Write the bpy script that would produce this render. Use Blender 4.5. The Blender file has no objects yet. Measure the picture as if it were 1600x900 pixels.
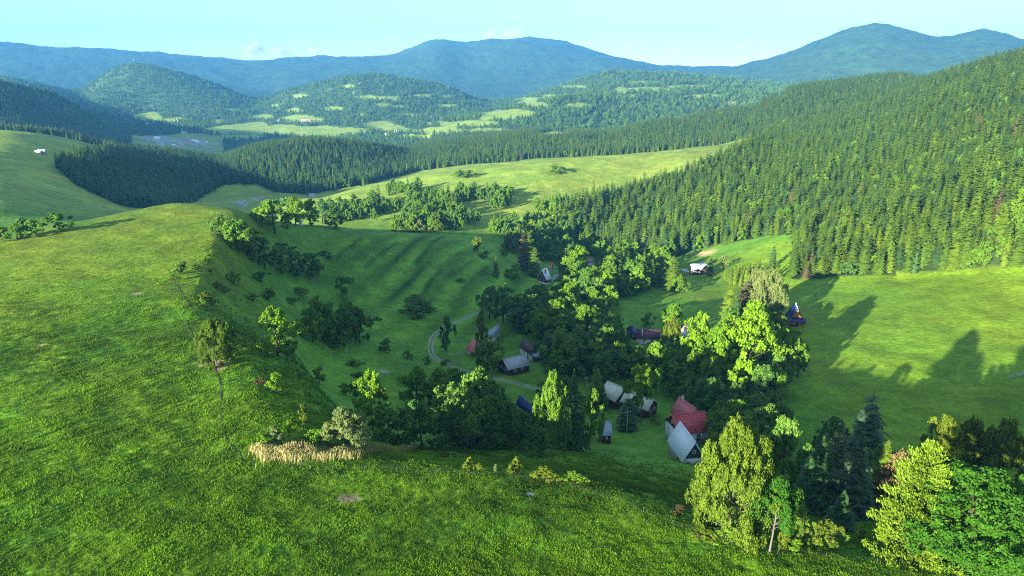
import bpy, bmesh, math, random
import numpy as np
from mathutils import Vector

rng = np.random.default_rng(7)
random.seed(7)
S = bpy.context.scene
COL = S.collection

# ------------------------------------------------------------------ camera, sky, sun, exposure
F_PX, CX, CY, PITCH, ZC = 1081.0, 800.0, 450.0, math.radians(17.7), 150.0
cam = bpy.data.cameras.new('camera')
cam.lens = 36.0 * F_PX / 1600.0
cam.sensor_width = 36.0
cam.clip_start, cam.clip_end = 1.0, 60000.0
camo = bpy.data.objects.new('camera', cam)
camo.location = (0, 0, ZC)
camo.rotation_euler = (math.radians(90) - PITCH, 0, 0)
COL.objects.link(camo)
S.camera = camo

SUN_EL, SUN_TRAVEL = math.radians(13.5), math.radians(41)      # light travels to the right of the view axis
sun = bpy.data.lights.new('sun', 'SUN')
sun.energy, sun.angle, sun.color = 4.6, math.radians(0.5), (1.0, 0.95, 0.78)
suno = bpy.data.objects.new('sun', sun)
ld = Vector((math.sin(SUN_TRAVEL) * math.cos(SUN_EL), math.cos(SUN_TRAVEL) * math.cos(SUN_EL), -math.sin(SUN_EL)))
suno.rotation_euler = ld.to_track_quat('-Z', 'Y').to_euler()
suno.location = (-300, -300, 500)
COL.objects.link(suno)

world = bpy.data.worlds.new('World')
S.world = world
world.use_nodes = True
wn, wl = world.node_tree.nodes, world.node_tree.links
bg = wn['Background']
skyt = wn.new('ShaderNodeTexSky')
skyt.sky_type = 'NISHITA'
skyt.sun_disc = False
skyt.sun_elevation = SUN_EL
skyt.sun_rotation = SUN_TRAVEL + math.pi
skyt.air_density, skyt.dust_density, skyt.ozone_density = 1.0, 0.0, 4.0
skyt.altitude = 1200
sky_fill = wn.new('ShaderNodeMix'); sky_fill.data_type = 'RGBA'      # even pale colour mixed into the clear sky, added to fill the shade
sky_fill.inputs['Factor'].default_value = 0.62
sky_fill.inputs[7].default_value = (1.14, 1.37, 1.28, 1)
wl.new(skyt.outputs['Color'], sky_fill.inputs[6])
wl.new(sky_fill.outputs[2], bg.inputs['Color'])
bg.inputs['Strength'].default_value = 0.10
S.view_settings.view_transform = 'Standard'
S.view_settings.look = 'None'
S.view_settings.exposure = 2.3
S.view_settings.gamma = 1.0
S.cycles.volume_bounces = 0
S.cycles.use_denoising = False
S.cycles.use_adaptive_sampling = False
S.cycles.pixel_filter_type = 'BLACKMAN_HARRIS'
S.cycles.filter_width = 1.1
S.cycles.max_bounces = 10
S.cycles.diffuse_bounces = 8

# ------------------------------------------------------------------ noise and projection
def _hash(ix, iy, seed):
    h = (ix.astype(np.int64) * 374761393 + iy.astype(np.int64) * 668265263 + seed * 974711) & 0x7fffffff
    h = ((h ^ (h >> 13)) * 1274126177) & 0x7fffffff
    return ((h ^ (h >> 16)) & 0xffff) / 65535.0

def vnoise(x, y, seed=0):
    ix, iy = np.floor(x), np.floor(y)
    fx, fy = x - ix, y - iy
    fx, fy = fx * fx * (3 - 2 * fx), fy * fy * (3 - 2 * fy)
    a, b = _hash(ix, iy, seed), _hash(ix + 1, iy, seed)
    c, d = _hash(ix, iy + 1, seed), _hash(ix + 1, iy + 1, seed)
    return (a + (b - a) * fx) * (1 - fy) + (c + (d - c) * fx) * fy

def fbm(x, y, seed=0, octv=4, gain=0.5):
    t, amp, tot = 0.0, 1.0, 0.0
    for o in range(octv):
        t = t + amp * (vnoise(x * 2 ** o + 17.3 * o, y * 2 ** o - 9.1 * o, seed + o) - 0.5)
        tot += amp; amp *= gain
    return t / tot * 2

SP, CP = math.sin(PITCH), math.cos(PITCH)
def ray(u, v):
    """pixel of the 1600x900 photograph -> azimuth and slope (z per horizontal metre)"""
    x, y = (np.asarray(u, float) - CX) / F_PX, (CY - np.asarray(v, float)) / F_PX
    fwd, up = CP + y * SP, y * CP - SP
    h = np.hypot(x, fwd)
    return np.arctan2(x, fwd), up / h

def project(x, y, z):
    zz = z - ZC
    fwd = y * CP - zz * SP
    up = y * SP + zz * CP
    fwd = np.where(fwd > 1e-3, fwd, 1e-3)
    return CX + F_PX * x / fwd, CY - F_PX * up / fwd

# ------------------------------------------------------------------ the lie of the land
# each line runs across the view, nearest first: (column, row, metres away) or, with a negative last value,
# (column, row, metres below the camera)
LINES = [
 # 1 hill under the camera
 [(-150,900,-58.5),(0,900,-58.5),(300,900,-59.5),(600,900,-60.5),(800,900,-61),(1000,900,-61.5),(1200,900,-62),(1400,905,-62.5),(1600,912,-63.5),(1750,915,-64.5)],
 # 2 rim of the hill: path, then electric fence
 [(-150,640,-60.5),(0,640,-61),(150,600,-61.5),(250,540,-63.5),(300,505,-65.5),(385,545,-66.5),(438,640,-65.5),(490,700,-64.8),(530,728,-64.3),(650,742,-64),(800,757,-64.3),(915,770,-64.7),(1000,792,-64.5),(1100,830,-64.3),(1200,858,-64),(1400,882,-64.3),(1600,896,-65.3),(1750,905,-67.5)],
 # 3 slope under the rim
 [(-150,540,-61.5),(0,540,-61.5),(150,510,-62.5),(250,470,-63.5),(290,470,-63.5),(362,470,-77),(445,525,-80),(500,615,-81),(535,655,-82),(570,680,-82),(650,700,-83),(800,712,-83),(915,722,-83),(1000,745,-82),(1100,775,-82),(1200,800,-82),(1400,815,-84),(1600,820,-86),(1750,825,-88)],
 # 4 bowl and village floor
 [(-150,480,-63.5),(0,480,-63),(150,450,-62.5),(250,420,-62.5),(296,420,-62.5),(378,432,-80),(432,485,-91),(465,565,-97),(520,592,-106),(600,600,-115),(700,610,-116),(800,625,-113),(900,650,-109),(1000,668,-106),(1070,665,-106),(1200,690,-106),(1400,690,-107),(1600,690,-107),(1750,690,-106)],
 # 5 terraces / valley / meadow
 [(-150,430,-66.5),(0,430,-64.5),(150,400,-62),(250,375,-62),(310,385,-62.5),(378,392,-76),(428,422,-89),(470,465,-101),(520,480,-111),(600,490,-117),(700,505,-121),(800,520,-122),(900,520,-121),(1000,520,-120),(1100,520,-119),(1245,500,-118),(1400,510,-114),(1600,520,-108),(1750,520,-102)],
 # 6 hill crest, spur, terrace crest, then valley floor and forest edge
 [(-150,400,-76),(0,378,-67.5),(95,359,-63.5),(200,341,-61.5),(270,328,-61.5),(360,337,-66),(415,350,-78),(450,356,-84),(520,358,-92),(600,366,-100),(660,366,-103),(700,373,-106),(760,388,-112),(830,425,-126),(900,430,-130),(1000,432,-133),(1085,425,-134),(1150,428,-130),(1240,432,-122),(1330,428,-118),(1450,425,-112),(1600,418,-102),(1750,410,-92)],
 # 7 the ground behind that crest
 [(-150,378,430),(0,372,440),(95,352,480),(200,345,560),(270,340,620),(340,345,650),(400,352,640),(450,360,600),(520,366,560),(600,374,530),(660,378,520),(700,384,510),(760,396,500),(830,402,530),(900,402,560),(1000,400,580),(1085,404,-140),(1150,380,-130),(1240,372,-117),(1330,380,-106),(1450,370,-90),(1600,350,-72),(1750,340,-56)],
 # 8 meadow spur in the middle distance
 [(-150,318,600),(0,310,640),(95,312,720),(200,318,850),(270,318,950),(340,322,1000),(400,318,1000),(450,312,900),(490,310,840),(560,293,860),(650,274,890),(720,264,900),(800,257,910),(900,246,950),(1000,239,1000),(1100,229,1050),(1180,223,1080),(1250,262,800),(1330,280,720),(1450,270,680),(1600,250,650),(1750,240,640)],
 # 9 behind the spur, and the crest of the wooded right hill
 [(-150,262,850),(0,252,900),(95,262,950),(200,285,1050),(270,300,1100),(340,305,1150),(400,300,1150),(450,300,1120),(490,312,1050),(560,297,1080),(650,280,1120),(720,270,1130),(800,263,1150),(900,252,1200),(1000,244,1250),(1100,232,1300),(1180,212,1350),(1250,194,1400),(1330,172,1450),(1400,152,1500),(1450,136,1520),(1500,120,1500),(1600,92,1450),(1750,60,1400)],
 # 10 dark wooded knoll, lit meadow on the left, wooded flank behind the spur
 [(-150,205,1350),(0,203,1400),(95,213,1450),(200,240,1500),(270,248,1450),(340,258,1420),(400,236,1450),(480,226,1500),(560,230,1600),(640,240,1750),(700,228,1750),(780,220,1750),(850,213,1800),(950,214,1850),(1000,200,1900),(1100,184,1950),(1200,160,2050),(1240,140,2100),(1330,130,2150),(1400,122,2200),(1440,130,2200),(1500,135,2150),(1600,130,2000),(1750,120,1900)],
 # 11 dips behind
 [(-150,212,1800),(0,212,1900),(95,220,2000),(200,236,2300),(270,236,2500),(340,250,2200),(400,240,2100),(480,232,2100),(560,236,2150),(640,238,2200),(700,226,2250),(780,216,2300),(850,210,2350),(950,212,2400),(1000,200,2450),(1100,190,2500),(1200,172,2600),(1240,160,2650),(1400,150,2700),(1600,140,2600),(1750,140,2500)],
 # 12 near left hills, the town in its valley, meadow ridge in the centre
 [(-150,110,2600),(0,132,2600),(40,142,2650),(80,148,2700),(120,172,2750),(170,200,2850),(220,216,3000),(280,216,3000),(340,222,2900),(420,222,2850),(500,222,2850),(580,220,2800),(640,216,2750),(700,196,2800),(760,182,2850),(830,166,2950),(900,152,3000),(960,150,3100),(1050,146,3200),(1150,148,3200),(1250,150,3200),(1400,150,3200),(1600,150,3100),(1750,150,3000)],
 # 13 
 [(-150,140,3400),(0,150,3400),(80,160,3500),(120,175,3500),(170,190,3550),(220,198,3650),(280,196,3600),(340,196,3500),(420,196,3400),(500,192,3350),(580,192,3300),(640,190,3300),(700,186,3350),(760,178,3400),(830,164,3500),(900,150,3500),(960,142,3600),(1050,136,3600),(1150,140,3600),(1250,145,3600),(1400,148,3600),(1600,150,3600),(1750,150,3600)],
 # 14 cone hill, central hill with clearings, wooded ridges
 [(-150,120,5200),(0,118,5200),(60,130,5200),(120,140,5200),(160,113,5200),(205,97,5200),(250,105,5150),(300,122,5050),(350,140,4950),(400,158,4800),(450,146,4700),(500,134,4600),(550,123,4500),(590,118,4500),(640,124,4500),(700,137,4450),(760,160,4400),(800,156,4400),(850,142,4450),(900,129,4500),(960,117,4500),(1050,117,4600),(1150,125,4600),(1250,140,4600),(1400,145,4600),(1600,150,4600),(1750,150,4600)],
 # 15
 [(-150,150,6600),(0,150,6600),(205,150,6600),(300,150,6600),(400,160,6500),(500,150,6300),(590,148,6200),(700,150,6200),(800,154,6200),(900,140,6200),(960,130,6200),(1050,124,6000),(1150,124,5600),(1250,128,5400),(1400,128,5300),(1600,128,5300),(1750,130,5300)],
 # 16 the far range
 [(-150,70,9500),(0,72,9500),(60,77,9500),(150,77,9600),(230,83,9600),(300,90,9600),(400,93,9600),(500,92,9600),(600,90,9500),(650,76,9400),(690,66,9300),(720,71,9300),(760,65,9300),(800,59,9300),(850,64,9300),(900,74,9200),(960,87,9000),(1000,97,8800),(1040,107,8600),(1100,111,8200),(1150,106,7800),(1200,95,7500),(1250,79,7300),(1300,60,7200),(1345,46,7200),(1370,41,7200),(1395,48,7200),(1430,57,7200),(1465,66,7200),(1500,62,7200),(1535,51,7200),(1565,57,7200),(1600,68,7200),(1750,80,7200)],
 # 17
 [(-150,112,14000),(0,112,14000),(400,112,14000),(800,112,14000),(1200,112,13500),(1600,112,13500),(1750,112,13500)],
]

def pchip_slopes(x, y):
    """monotone slopes, along the last axis"""
    h = np.diff(x, axis=-1); d = np.diff(y, axis=-1) / h
    m = np.zeros_like(y)
    w1, w2 = 2 * h[..., 1:] + h[..., :-1], h[..., 1:] + 2 * h[..., :-1]
    d0, d1 = d[..., :-1], d[..., 1:]
    same = (d0 * d1) > 0
    with np.errstate(divide='ignore', invalid='ignore'):
        hm = (w1 + w2) / (w1 / d0 + w2 / d1)
    m[..., 1:-1] = np.where(same, hm, 0.0)
    m[..., 0], m[..., -1] = d[..., 0], d[..., -1]
    return m

def pchip_at(x, y, m, q):
    k = np.clip(np.searchsorted(x, q) - 1, 0, len(x) - 2)
    h = x[k + 1] - x[k]; t = np.clip((q - x[k]) / h, 0, 1)
    return ((1 + 2 * t) * (1 - t) ** 2 * y[k] + t * (1 - t) ** 2 * h * m[k]
            + t * t * (3 - 2 * t) * y[k + 1] + t * t * (t - 1) * h * m[k + 1])

NTH, NLR = 1441, 900
TH = np.linspace(-math.pi, math.pi, NTH)
LR = np.linspace(math.log(6), math.log(26000), NLR)
fine = np.radians(np.linspace(-52, 52, 521))

def build_table():
    lr, tt = [np.full(fine.shape, math.log(14.0))], [np.full(fine.shape, -61.0 / 14)]
    for line in LINES:
        a, l, t = [], [], []
        for u, v, d in line:
            th, sl = ray(u, v)
            r = d / sl if d < 0 else d
            a.append(float(th)); l.append(math.log(r)); t.append(float(sl))
        o = np.argsort(a); a, l, t = np.array(a)[o], np.array(l)[o], np.array(t)[o]
        q = np.clip(fine, a[0], a[-1])
        lr.append(pchip_at(a, l, pchip_slopes(a, l), q))
        tt.append(pchip_at(a, t, pchip_slopes(a, t), q))
    lr.append(np.full(fine.shape, math.log(26000.0))); tt.append(np.full(fine.shape, -350.0 / 26000))
    lr, tt = np.array(lr), np.array(tt)
    for k in range(1, len(lr)):
        lr[k] = np.maximum(lr[k], lr[k - 1] + 0.03)
    tab = np.zeros((len(fine), NLR))
    for i in range(len(fine)):
        x, y = lr[:, i], tt[:, i]
        # interpolate heights near by, slopes far away: both go through the same points
        tab[i] = pchip_at(x, y, pchip_slopes(x, y), LR)
        yz = y * np.exp(x)
        z = pchip_at(x, yz, pchip_slopes(x, yz), LR)
        w = np.clip((LR - math.log(350)) / 1.0, 0, 1)
        tab[i] = tab[i] * w + (z / np.exp(LR)) * (1 - w)
    tab[:, LR < math.log(14)] = -61.0 / np.exp(LR[LR < math.log(14)])
    return tab

_ft = build_table()
# a light blur across and along takes the facets out of the interpolation
def blur(a, n, ax):
    k = np.hanning(2 * n + 3)[1:-1]; k /= k.sum()
    p = np.pad(a, [(n, n) if i == ax else (0, 0) for i in range(2)], mode='edge')
    return np.apply_along_axis(lambda m: np.convolve(m, k, 'valid'), ax, p)
_near = blur(_ft, 9, 0)
_ft = blur(_ft, 4, 0)
_wn = np.clip((math.log(420) - LR) / 0.7, 0, 1)[None]
_ft = _ft * (1 - _wn) + _near * _wn
_ft[:, 200:] = blur(_ft, 3, 1)[:, 200:]
R_ = np.exp(LR)
plain = (-62 - 0.055 * np.clip(R_ - 60, 0, 900) - 0.01 * np.clip(R_, 0, 20000)) / R_
TAB = np.zeros((NTH, NLR))
for j in range(NLR):
    TAB[:, j] = np.interp(TH, fine, _ft[:, j])
wside = np.clip((np.abs(TH) - math.radians(52)) / math.radians(45), 0, 1)
wside = (wside * wside * (3 - 2 * wside))[:, None]
TAB = TAB * (1 - wside) + plain[None] * wside

def base_height(x, y):
    th, r = np.arctan2(x, y), np.hypot(x, y)
    a = np.clip((th + math.pi) / (2 * math.pi) * (NTH - 1), 0, NTH - 1.001)
    b = np.clip((np.log(np.maximum(r, 6.1)) - LR[0]) / (LR[1] - LR[0]), 0, NLR - 1.001)
    i, j = a.astype(int), b.astype(int); fa, fb = a - i, b - j
    t = (TAB[i, j] * (1 - fa) + TAB[i + 1, j] * fa) * (1 - fb) + (TAB[i, j + 1] * (1 - fa) + TAB[i + 1, j + 1] * fa) * fb
    return t * np.maximum(r, 6.1)

# the grazed dome of the near hill: a smooth quadric that the steeper slopes cut into
_HP = np.array([(0,75,-63.5),(0,100,-66),(25,95,-66.6),(70,85,-67.8),(-75,75,-62),(-60,100,-63.2),(-50,130,-65.6),(-75,155,-66.6),(-95,200,-67),(-120,160,-64.6),(-100,120,-63.4),
                (-190,285,-67),(-157,316,-66),(-150,250,-65.4),(-120,310,-67.6),(-110,260,-68),(-200,200,-65.2),(-150,150,-63.8),(-140,330,-66.6),(-240,290,-69)], float)
def _hq(x, y):
    return np.stack([np.ones_like(x), x, y, x * x, x * y, y * y], -1)
_hc = np.linalg.lstsq(_hq(_HP[:, 0], _HP[:, 1]), _HP[:, 2], rcond=None)[0]
def dome(x, y, z):
    q = _hq(np.clip(x, -330, 140), np.clip(y, -40, 420)) @ _hc
    w = np.clip((520 - np.hypot(x, y)) / 130, 0, 1)
    q = q + (1 - w) * 6000
    k = 3.5
    h = np.clip(0.5 + 0.5 * (q - z) / k, 0, 1)
    return q * (1 - h) + z * h - k * h * (1 - h)

def height(x, y):
    """ground height (world), without the grass relief"""
    x, y = np.asarray(x, float), np.asarray(y, float)
    r = np.hypot(x, y)
    z = base_height(x, y)
    z = dome(x, y, z)
    z = z + 0.9 * fbm(x / 38, y / 38, 3, 3) * np.clip(r / 200, 0.3, 1.5)
    az = np.degrees(np.arctan2(x, y))      # unseen hill left of the view, added to shade the far left meadow
    z = z + 190 * np.exp(-((az + 73) / 14.0) ** 2) * np.exp(-((np.log(np.maximum(r, 5)) - math.log(930)) / .23) ** 2)
    far = np.clip((r - 900) / 2500, 0, 1)
    z = z + far * (fbm(x / 620, y / 620, 11, 4, 0.55)) * r * 0.0055
    f2 = np.clip((r - 4500) / 3000, 0, 1)
    rid = 1 - np.abs(fbm(x / 1500 + 3.1, y / 1500, 21, 4, 0.5)) * 2
    z = z + f2 * (rid - 0.6) * 55
    return z + ZC

def hit(u, v, rmin=20, rmax=20000, nth=0):
    """the point of the ground seen at a pixel"""
    th, sl = ray(u, v)
    rr = np.exp(np.linspace(math.log(rmin), math.log(rmax), 2600))
    x, y = rr * math.sin(th), rr * math.cos(th)
    dz = height(x, y) - (ZC + rr * sl)
    i = np.nonzero(dz >= 0)[0]
    if len(i) == 0:
        i = [int(np.argmax(dz))]
    k = int(i[0])
    r = rr[k]
    if k > 0 and dz[k] > 0 > dz[k - 1]:
        r = rr[k - 1] + (rr[k] - rr[k - 1]) * (-dz[k - 1]) / (dz[k] - dz[k - 1])
    x, y = r * math.sin(th), r * math.cos(th)
    return float(x), float(y), float(height(x, y)), float(r)

# ------------------------------------------------------------------ the air: far things fade to blue
HAZE = 6.0e-5
def haze_box():
    me = bpy.data.meshes.new('haze')
    x, y0, y1, z0, z1 = 13200, -900, 13600, -420, 820
    v = [(sx * x, yy, zz) for zz in (z0, z1) for sx, yy in ((-1, y0), (1, y0), (1, y1), (-1, y1))]
    me.from_pydata(v, [], [(0, 3, 2, 1), (4, 5, 6, 7), (0, 1, 5, 4), (1, 2, 6, 5), (2, 3, 7, 6), (3, 0, 4, 7)])
    m = bpy.data.materials.new('haze'); m.use_nodes = True
    n, l = m.node_tree.nodes, m.node_tree.links
    n.remove(n['Principled BSDF'])
    pv = n.new('ShaderNodeVolumePrincipled')
    pv.inputs['Color'].default_value = (0.11, 0.45, 1.0, 1)
    pv.inputs['Density'].default_value = HAZE
    pv.inputs['Anisotropy'].default_value = 0.0
    l.new(pv.outputs[0], n['Material Output'].inputs['Volume'])
    me.materials.append(m)
    o = bpy.data.objects.new('haze', me); COL.objects.link(o)
    o['kind'] = 'stuff'; o['label'] = 'blue summer haze filling the air over the valley'
haze_box()
# ------------------------------------------------------------------ places on the ground
def P(u, v, rmin=20, rmax=20000):
    return hit(u, v, rmin, rmax)

def in_poly(u, v, poly):
    u, v = np.asarray(u, float), np.asarray(v, float)
    ins = np.zeros(u.shape, bool)
    n = len(poly)
    for i in range(n):
        (x1, y1), (x2, y2) = poly[i], poly[(i + 1) % n]
        c = ((y1 > v) != (y2 > v))
        with np.errstate(divide='ignore', invalid='ignore'):
            ins ^= c & (u < (x2 - x1) * (v - y1) / (y2 - y1 + 1e-12) + x1)
    return ins

# grassy balks that step down the terraced slope
BALKS = []
for (u1, v1, u2, v2) in [(565,373,529,401),(605,390,572,417),(690,372,655,406),(657,374,607,418),(662,418,634,450),
                         (690,421,664,451),(670,450,646,478),(747,406,702,432),(622,380,590,402),(720,395,690,418),(640,440,610,470),(760,420,725,450)]:
    a, b = P(u1, v1, 250, 520), P(u2, v2, 250, 520)
    ex, ey = (b[0] - a[0]) * .18, (b[1] - a[1]) * .18; BALKS.append((a[0] - ex, a[1] - ey, b[0] + ex, b[1] + ey))

def balk(x, y):
    t = np.zeros(np.shape(x))
    for (ax, ay, bx, by) in BALKS:
        dx, dy = bx - ax, by - ay; L = math.hypot(dx, dy)
        s = ((x - ax) * dx + (y - ay) * dy) / L
        d = ((x - ax) * dy - (y - ay) * dx) / L + 0.9 * fbm(s / 11, s * 0 + ax, 87, 2)
        t = np.maximum(t, np.exp(-(d / 1.3) ** 2) * np.clip(s / 5, 0, 1) * np.clip((L - s) / 5, 0, 1))
    return t

_h0 = height
def height(x, y):
    x, y = np.asarray(x, float), np.asarray(y, float)
    z = _h0(x, y)
    near = (np.hypot(x, y) < 560) & (np.hypot(x, y) > 200)
    if np.any(near):
        z = z + np.where(near, 1.0 * balk(x, y), 0)
    return z

def micro(x, y):
    """relief of the uncut grass near the camera"""
    r = np.hypot(x, y)
    w = np.clip((330 - r) / 150, 0, 1)
    return w * (0.16 * fbm(x / 2.6, y / 2.6, 31, 2) + 0.13 * fbm(x / 0.9, y / 0.9, 41, 2)) + 0.30 * fbm(x / 9, y / 9, 51, 2) * np.clip((700 - r) / 300, 0, 1)

# what covers the ground: woods and clearings, outlined once and then kept as world points
WOOD_RIGHT = [(1238,436),(1330,431),(1450,427),(1600,417),(1800,408),(1800,30),(1600,86),(1500,116),(1450,132),(1400,148),(1330,168),(1250,190),(1192,214),
              (1192,226),(1160,240),(1105,262),(1030,283),(965,300),(905,322),(862,345),(900,372),(950,398),(1040,408),(1098,387),(1130,382),(1200,368),(1238,366)]
WOOD_KNOLL = [(88,262),(120,290),(190,322),(255,330),(300,318),(330,300),(350,288),(400,288),(430,300),(480,304),(560,290),(590,285),(650,262),(720,245),(720,220),(640,232),(560,222),(480,218),(400,228),(345,250),(300,238),(200,230),(120,245)]
WOOD_FLANK = [(560,292),(650,268),(720,258),(800,252),(900,240),(1000,233),(1100,224),(1185,214),(1250,190),(1330,168),(1400,148),(1450,132),(1450,110),(1400,100),(1330,112),(1240,115),(1160,145),(1000,185),(850,195),(780,210),(700,220),(640,230)]
CLEAR_FLANK = [(1130,168,70,9),(1040,190,40,5),(862,211,30,6),(1205,150,26,10),(930,222,18,3)]
CLEAR_FAR = [(1010,140,44,4),(900,136,26,3),(820,155,34,3),(1090,150,34,4),(470,150,14,3),(700,150,16,3),(520,170,16,4),(460,172,20,4),(400,196,20,5),(660,150,14,3),(700,165,18,3),(640,180,22,4),(560,180,20,3),(500,210,60,6),(620,203,30,5),(380,215,40,5),(860,150,14,3),(905,165,26,4),(760,205,50,5),(270,186,20,4),(340,190,14,4),(430,165,12,3),(545,135,10,3),(233,183,30,9),(480,186,42,8),(440,203,110,9),(585,153,42,4),(600,164,14,5),(622,167,9,3),(605,197,36,9),(550,204,28,5),(365,172,12,4),
             (350,205,50,6),(735,158,24,3),(690,205,40,8),(780,178,50,9),(720,193,60,5),(830,163,30,5),(650,214,40,5),(970,142,12,7),(985,150,30,3),(1075,135,45,3),(1000,128,30,2),(410,182,18,4),(300,212,30,5)]

def cover(x, y, z):
    """0 meadow .. 1 wood, and a code of the wood: 1 right hill, 2 knoll, 3 flank, 4 far"""
    u, v = project(x, y, z); r = np.hypot(x, y)
    code = np.zeros(u.shape, int)
    front = y > 0
    code[front & (r > 405) & (r < 1750) & in_poly(u, v, WOOD_RIGHT)] = 1
    code[front & (r > 640) & (r < 1900) & in_poly(u, v, WOOD_KNOLL) & (code == 0)] = 2
    m3 = front & (r > 1080) & (r < 2450) & (((u > 560) & in_poly(u, v, WOOD_FLANK)) | ((u > 1150) & (r > 1500)) | ((u > 640) & (r > 1350))) & (code == 0)
    for (cu, cv, a, b) in CLEAR_FLANK:
        m3 &= ~(((u - cu) / a) ** 2 + ((v - cv) / b) ** 2 < 0.8 + 0.5 * fbm(x / 60, y / 60, 77, 2))
    code[m3] = 3
    m4 = front & (r > 2450)
    wob = fbm(x / 130, y / 130, 78, 3)
    for (cu, cv, a, b) in CLEAR_FAR:
        m4 &= ~((((u - cu) / a) ** 2 + ((v - cv) / b) ** 2 < 0.75 + 0.9 * wob) & (r < 5200))
    m4 &= ~((r < 3150) & (u < 350) & (u > 205) & (v > 205))          # the town
    code[m4] = 4
    mleft = front & (r > 1500) & (u < 560) & (r < 2450) & (code == 0) & ((u > 215) | (r > 1550)) & ~((u > 205) & (u < 350) & (r > 2100))
    code[mleft] = 3
    return code

def visible(x, y, top, margin=0.004):
    """could something this tall be seen over the ground in front of it"""
    th, r = np.arctan2(x, y), np.hypot(x, y)
    a = np.clip(np.rint((th + math.pi) / (2 * math.pi) * (NTH - 1)).astype(int), 0, NTH - 1)
    b = np.clip(((np.log(r) - LR[0]) / (LR[1] - LR[0])).astype(int) - 2, 0, NLR - 1)
    return (height(x, y) + top - ZC) / r > RUNMAX[a, b] - margin
_A, _B = np.meshgrid(TH[360:1081], np.exp(LR), indexing='ij')
_tt = TAB.copy(); _tt[360:1081] = (height(_B * np.sin(_A), _B * np.cos(_A)) - ZC) / _B
RUNMAX = np.maximum.accumulate(_tt, axis=1)

# ------------------------------------------------------------------ materials
def mat(name, col, rough=0.7, spec=0.2):
    m = bpy.data.materials.new(name); m.use_nodes = True
    b = m.node_tree.nodes['Principled BSDF']
    b.inputs['Base Color'].default_value = (*col, 1); b.inputs['Roughness'].default_value = rough
    b.inputs['Specular IOR Level'].default_value = spec
    return m, m.node_tree.nodes, m.node_tree.links, b

def leaf_mat(name, col, vary=0.25, warm=0.1, trans=0.36):
    m, n, l, b = mat(name, col, 0.65, 0.15)
    oi = n.new('ShaderNodeObjectInfo'); at = n.new('ShaderNodeAttribute'); at.attribute_name = 'tone'
    mx = n.new('ShaderNodeMix'); mx.data_type = 'RGBA'
    c = np.array(col)
    dark = c * np.array([0.62, 0.72, 0.8]); light = np.minimum(c * np.array([1.35 + warm * 0.5, 1.25, 0.9]), 0.9)
    mx.inputs[6].default_value = (*dark, 1); mx.inputs[7].default_value = (*light, 1)
    ad = n.new('ShaderNodeMath'); ad.operation = 'MULTIPLY_ADD'
    l.new(oi.outputs['Random'], ad.inputs[0]); ad.inputs[1].default_value = 0.5
    ad2 = n.new('ShaderNodeMath'); ad2.operation = 'MULTIPLY'; ad2.inputs[1].default_value = 0.55
    l.new(at.outputs['Fac'], ad2.inputs[0]); l.new(ad2.outputs[0], ad.inputs[2])
    l.new(ad.outputs[0], mx.inputs['Factor']); l.new(mx.outputs[2], b.inputs['Base Color'])
    tr = n.new('ShaderNodeBsdfTranslucent'); l.new(mx.outputs[2], tr.inputs['Color'])
    ms = n.new('ShaderNodeMixShader'); ms.inputs[0].default_value = trans
    l.new(b.outputs[0], ms.inputs[1]); l.new(tr.outputs[0], ms.inputs[2])
    l.new(ms.outputs[0], n['Material Output'].inputs['Surface'])
    return m

def noisy(name, col, col2, scale, rough=0.75, bump=0.0, stretch=(1, 1, 1), spec=0.2):
    m, n, l, b = mat(name, col, rough, spec)
    tc = n.new('ShaderNodeTexCoord'); mp = n.new('ShaderNodeMapping'); mp.inputs['Scale'].default_value = stretch
    nz = n.new('ShaderNodeTexNoise'); nz.inputs['Scale'].default_value = scale; nz.inputs['Detail'].default_value = 5
    rp = n.new('ShaderNodeMapRange'); rp.inputs[1].default_value = 0.3; rp.inputs[2].default_value = 0.7
    mx = n.new('ShaderNodeMix'); mx.data_type = 'RGBA'
    mx.inputs[6].default_value = (*col, 1); mx.inputs[7].default_value = (*col2, 1)
    l.new(tc.outputs['Object'], mp.inputs[0]); l.new(mp.outputs[0], nz.inputs['Vector']); l.new(nz.outputs['Fac'], rp.inputs[0])
    l.new(rp.outputs[0], mx.inputs['Factor']); l.new(mx.outputs[2], b.inputs['Base Color'])
    if bump:
        bp = n.new('ShaderNodeBump'); bp.inputs['Strength'].default_value = 0.6; bp.inputs['Distance'].default_value = bump
        l.new(nz.outputs['Fac'], bp.inputs['Height']); l.new(bp.outputs[0], b.inputs['Normal'])
    return m

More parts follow.
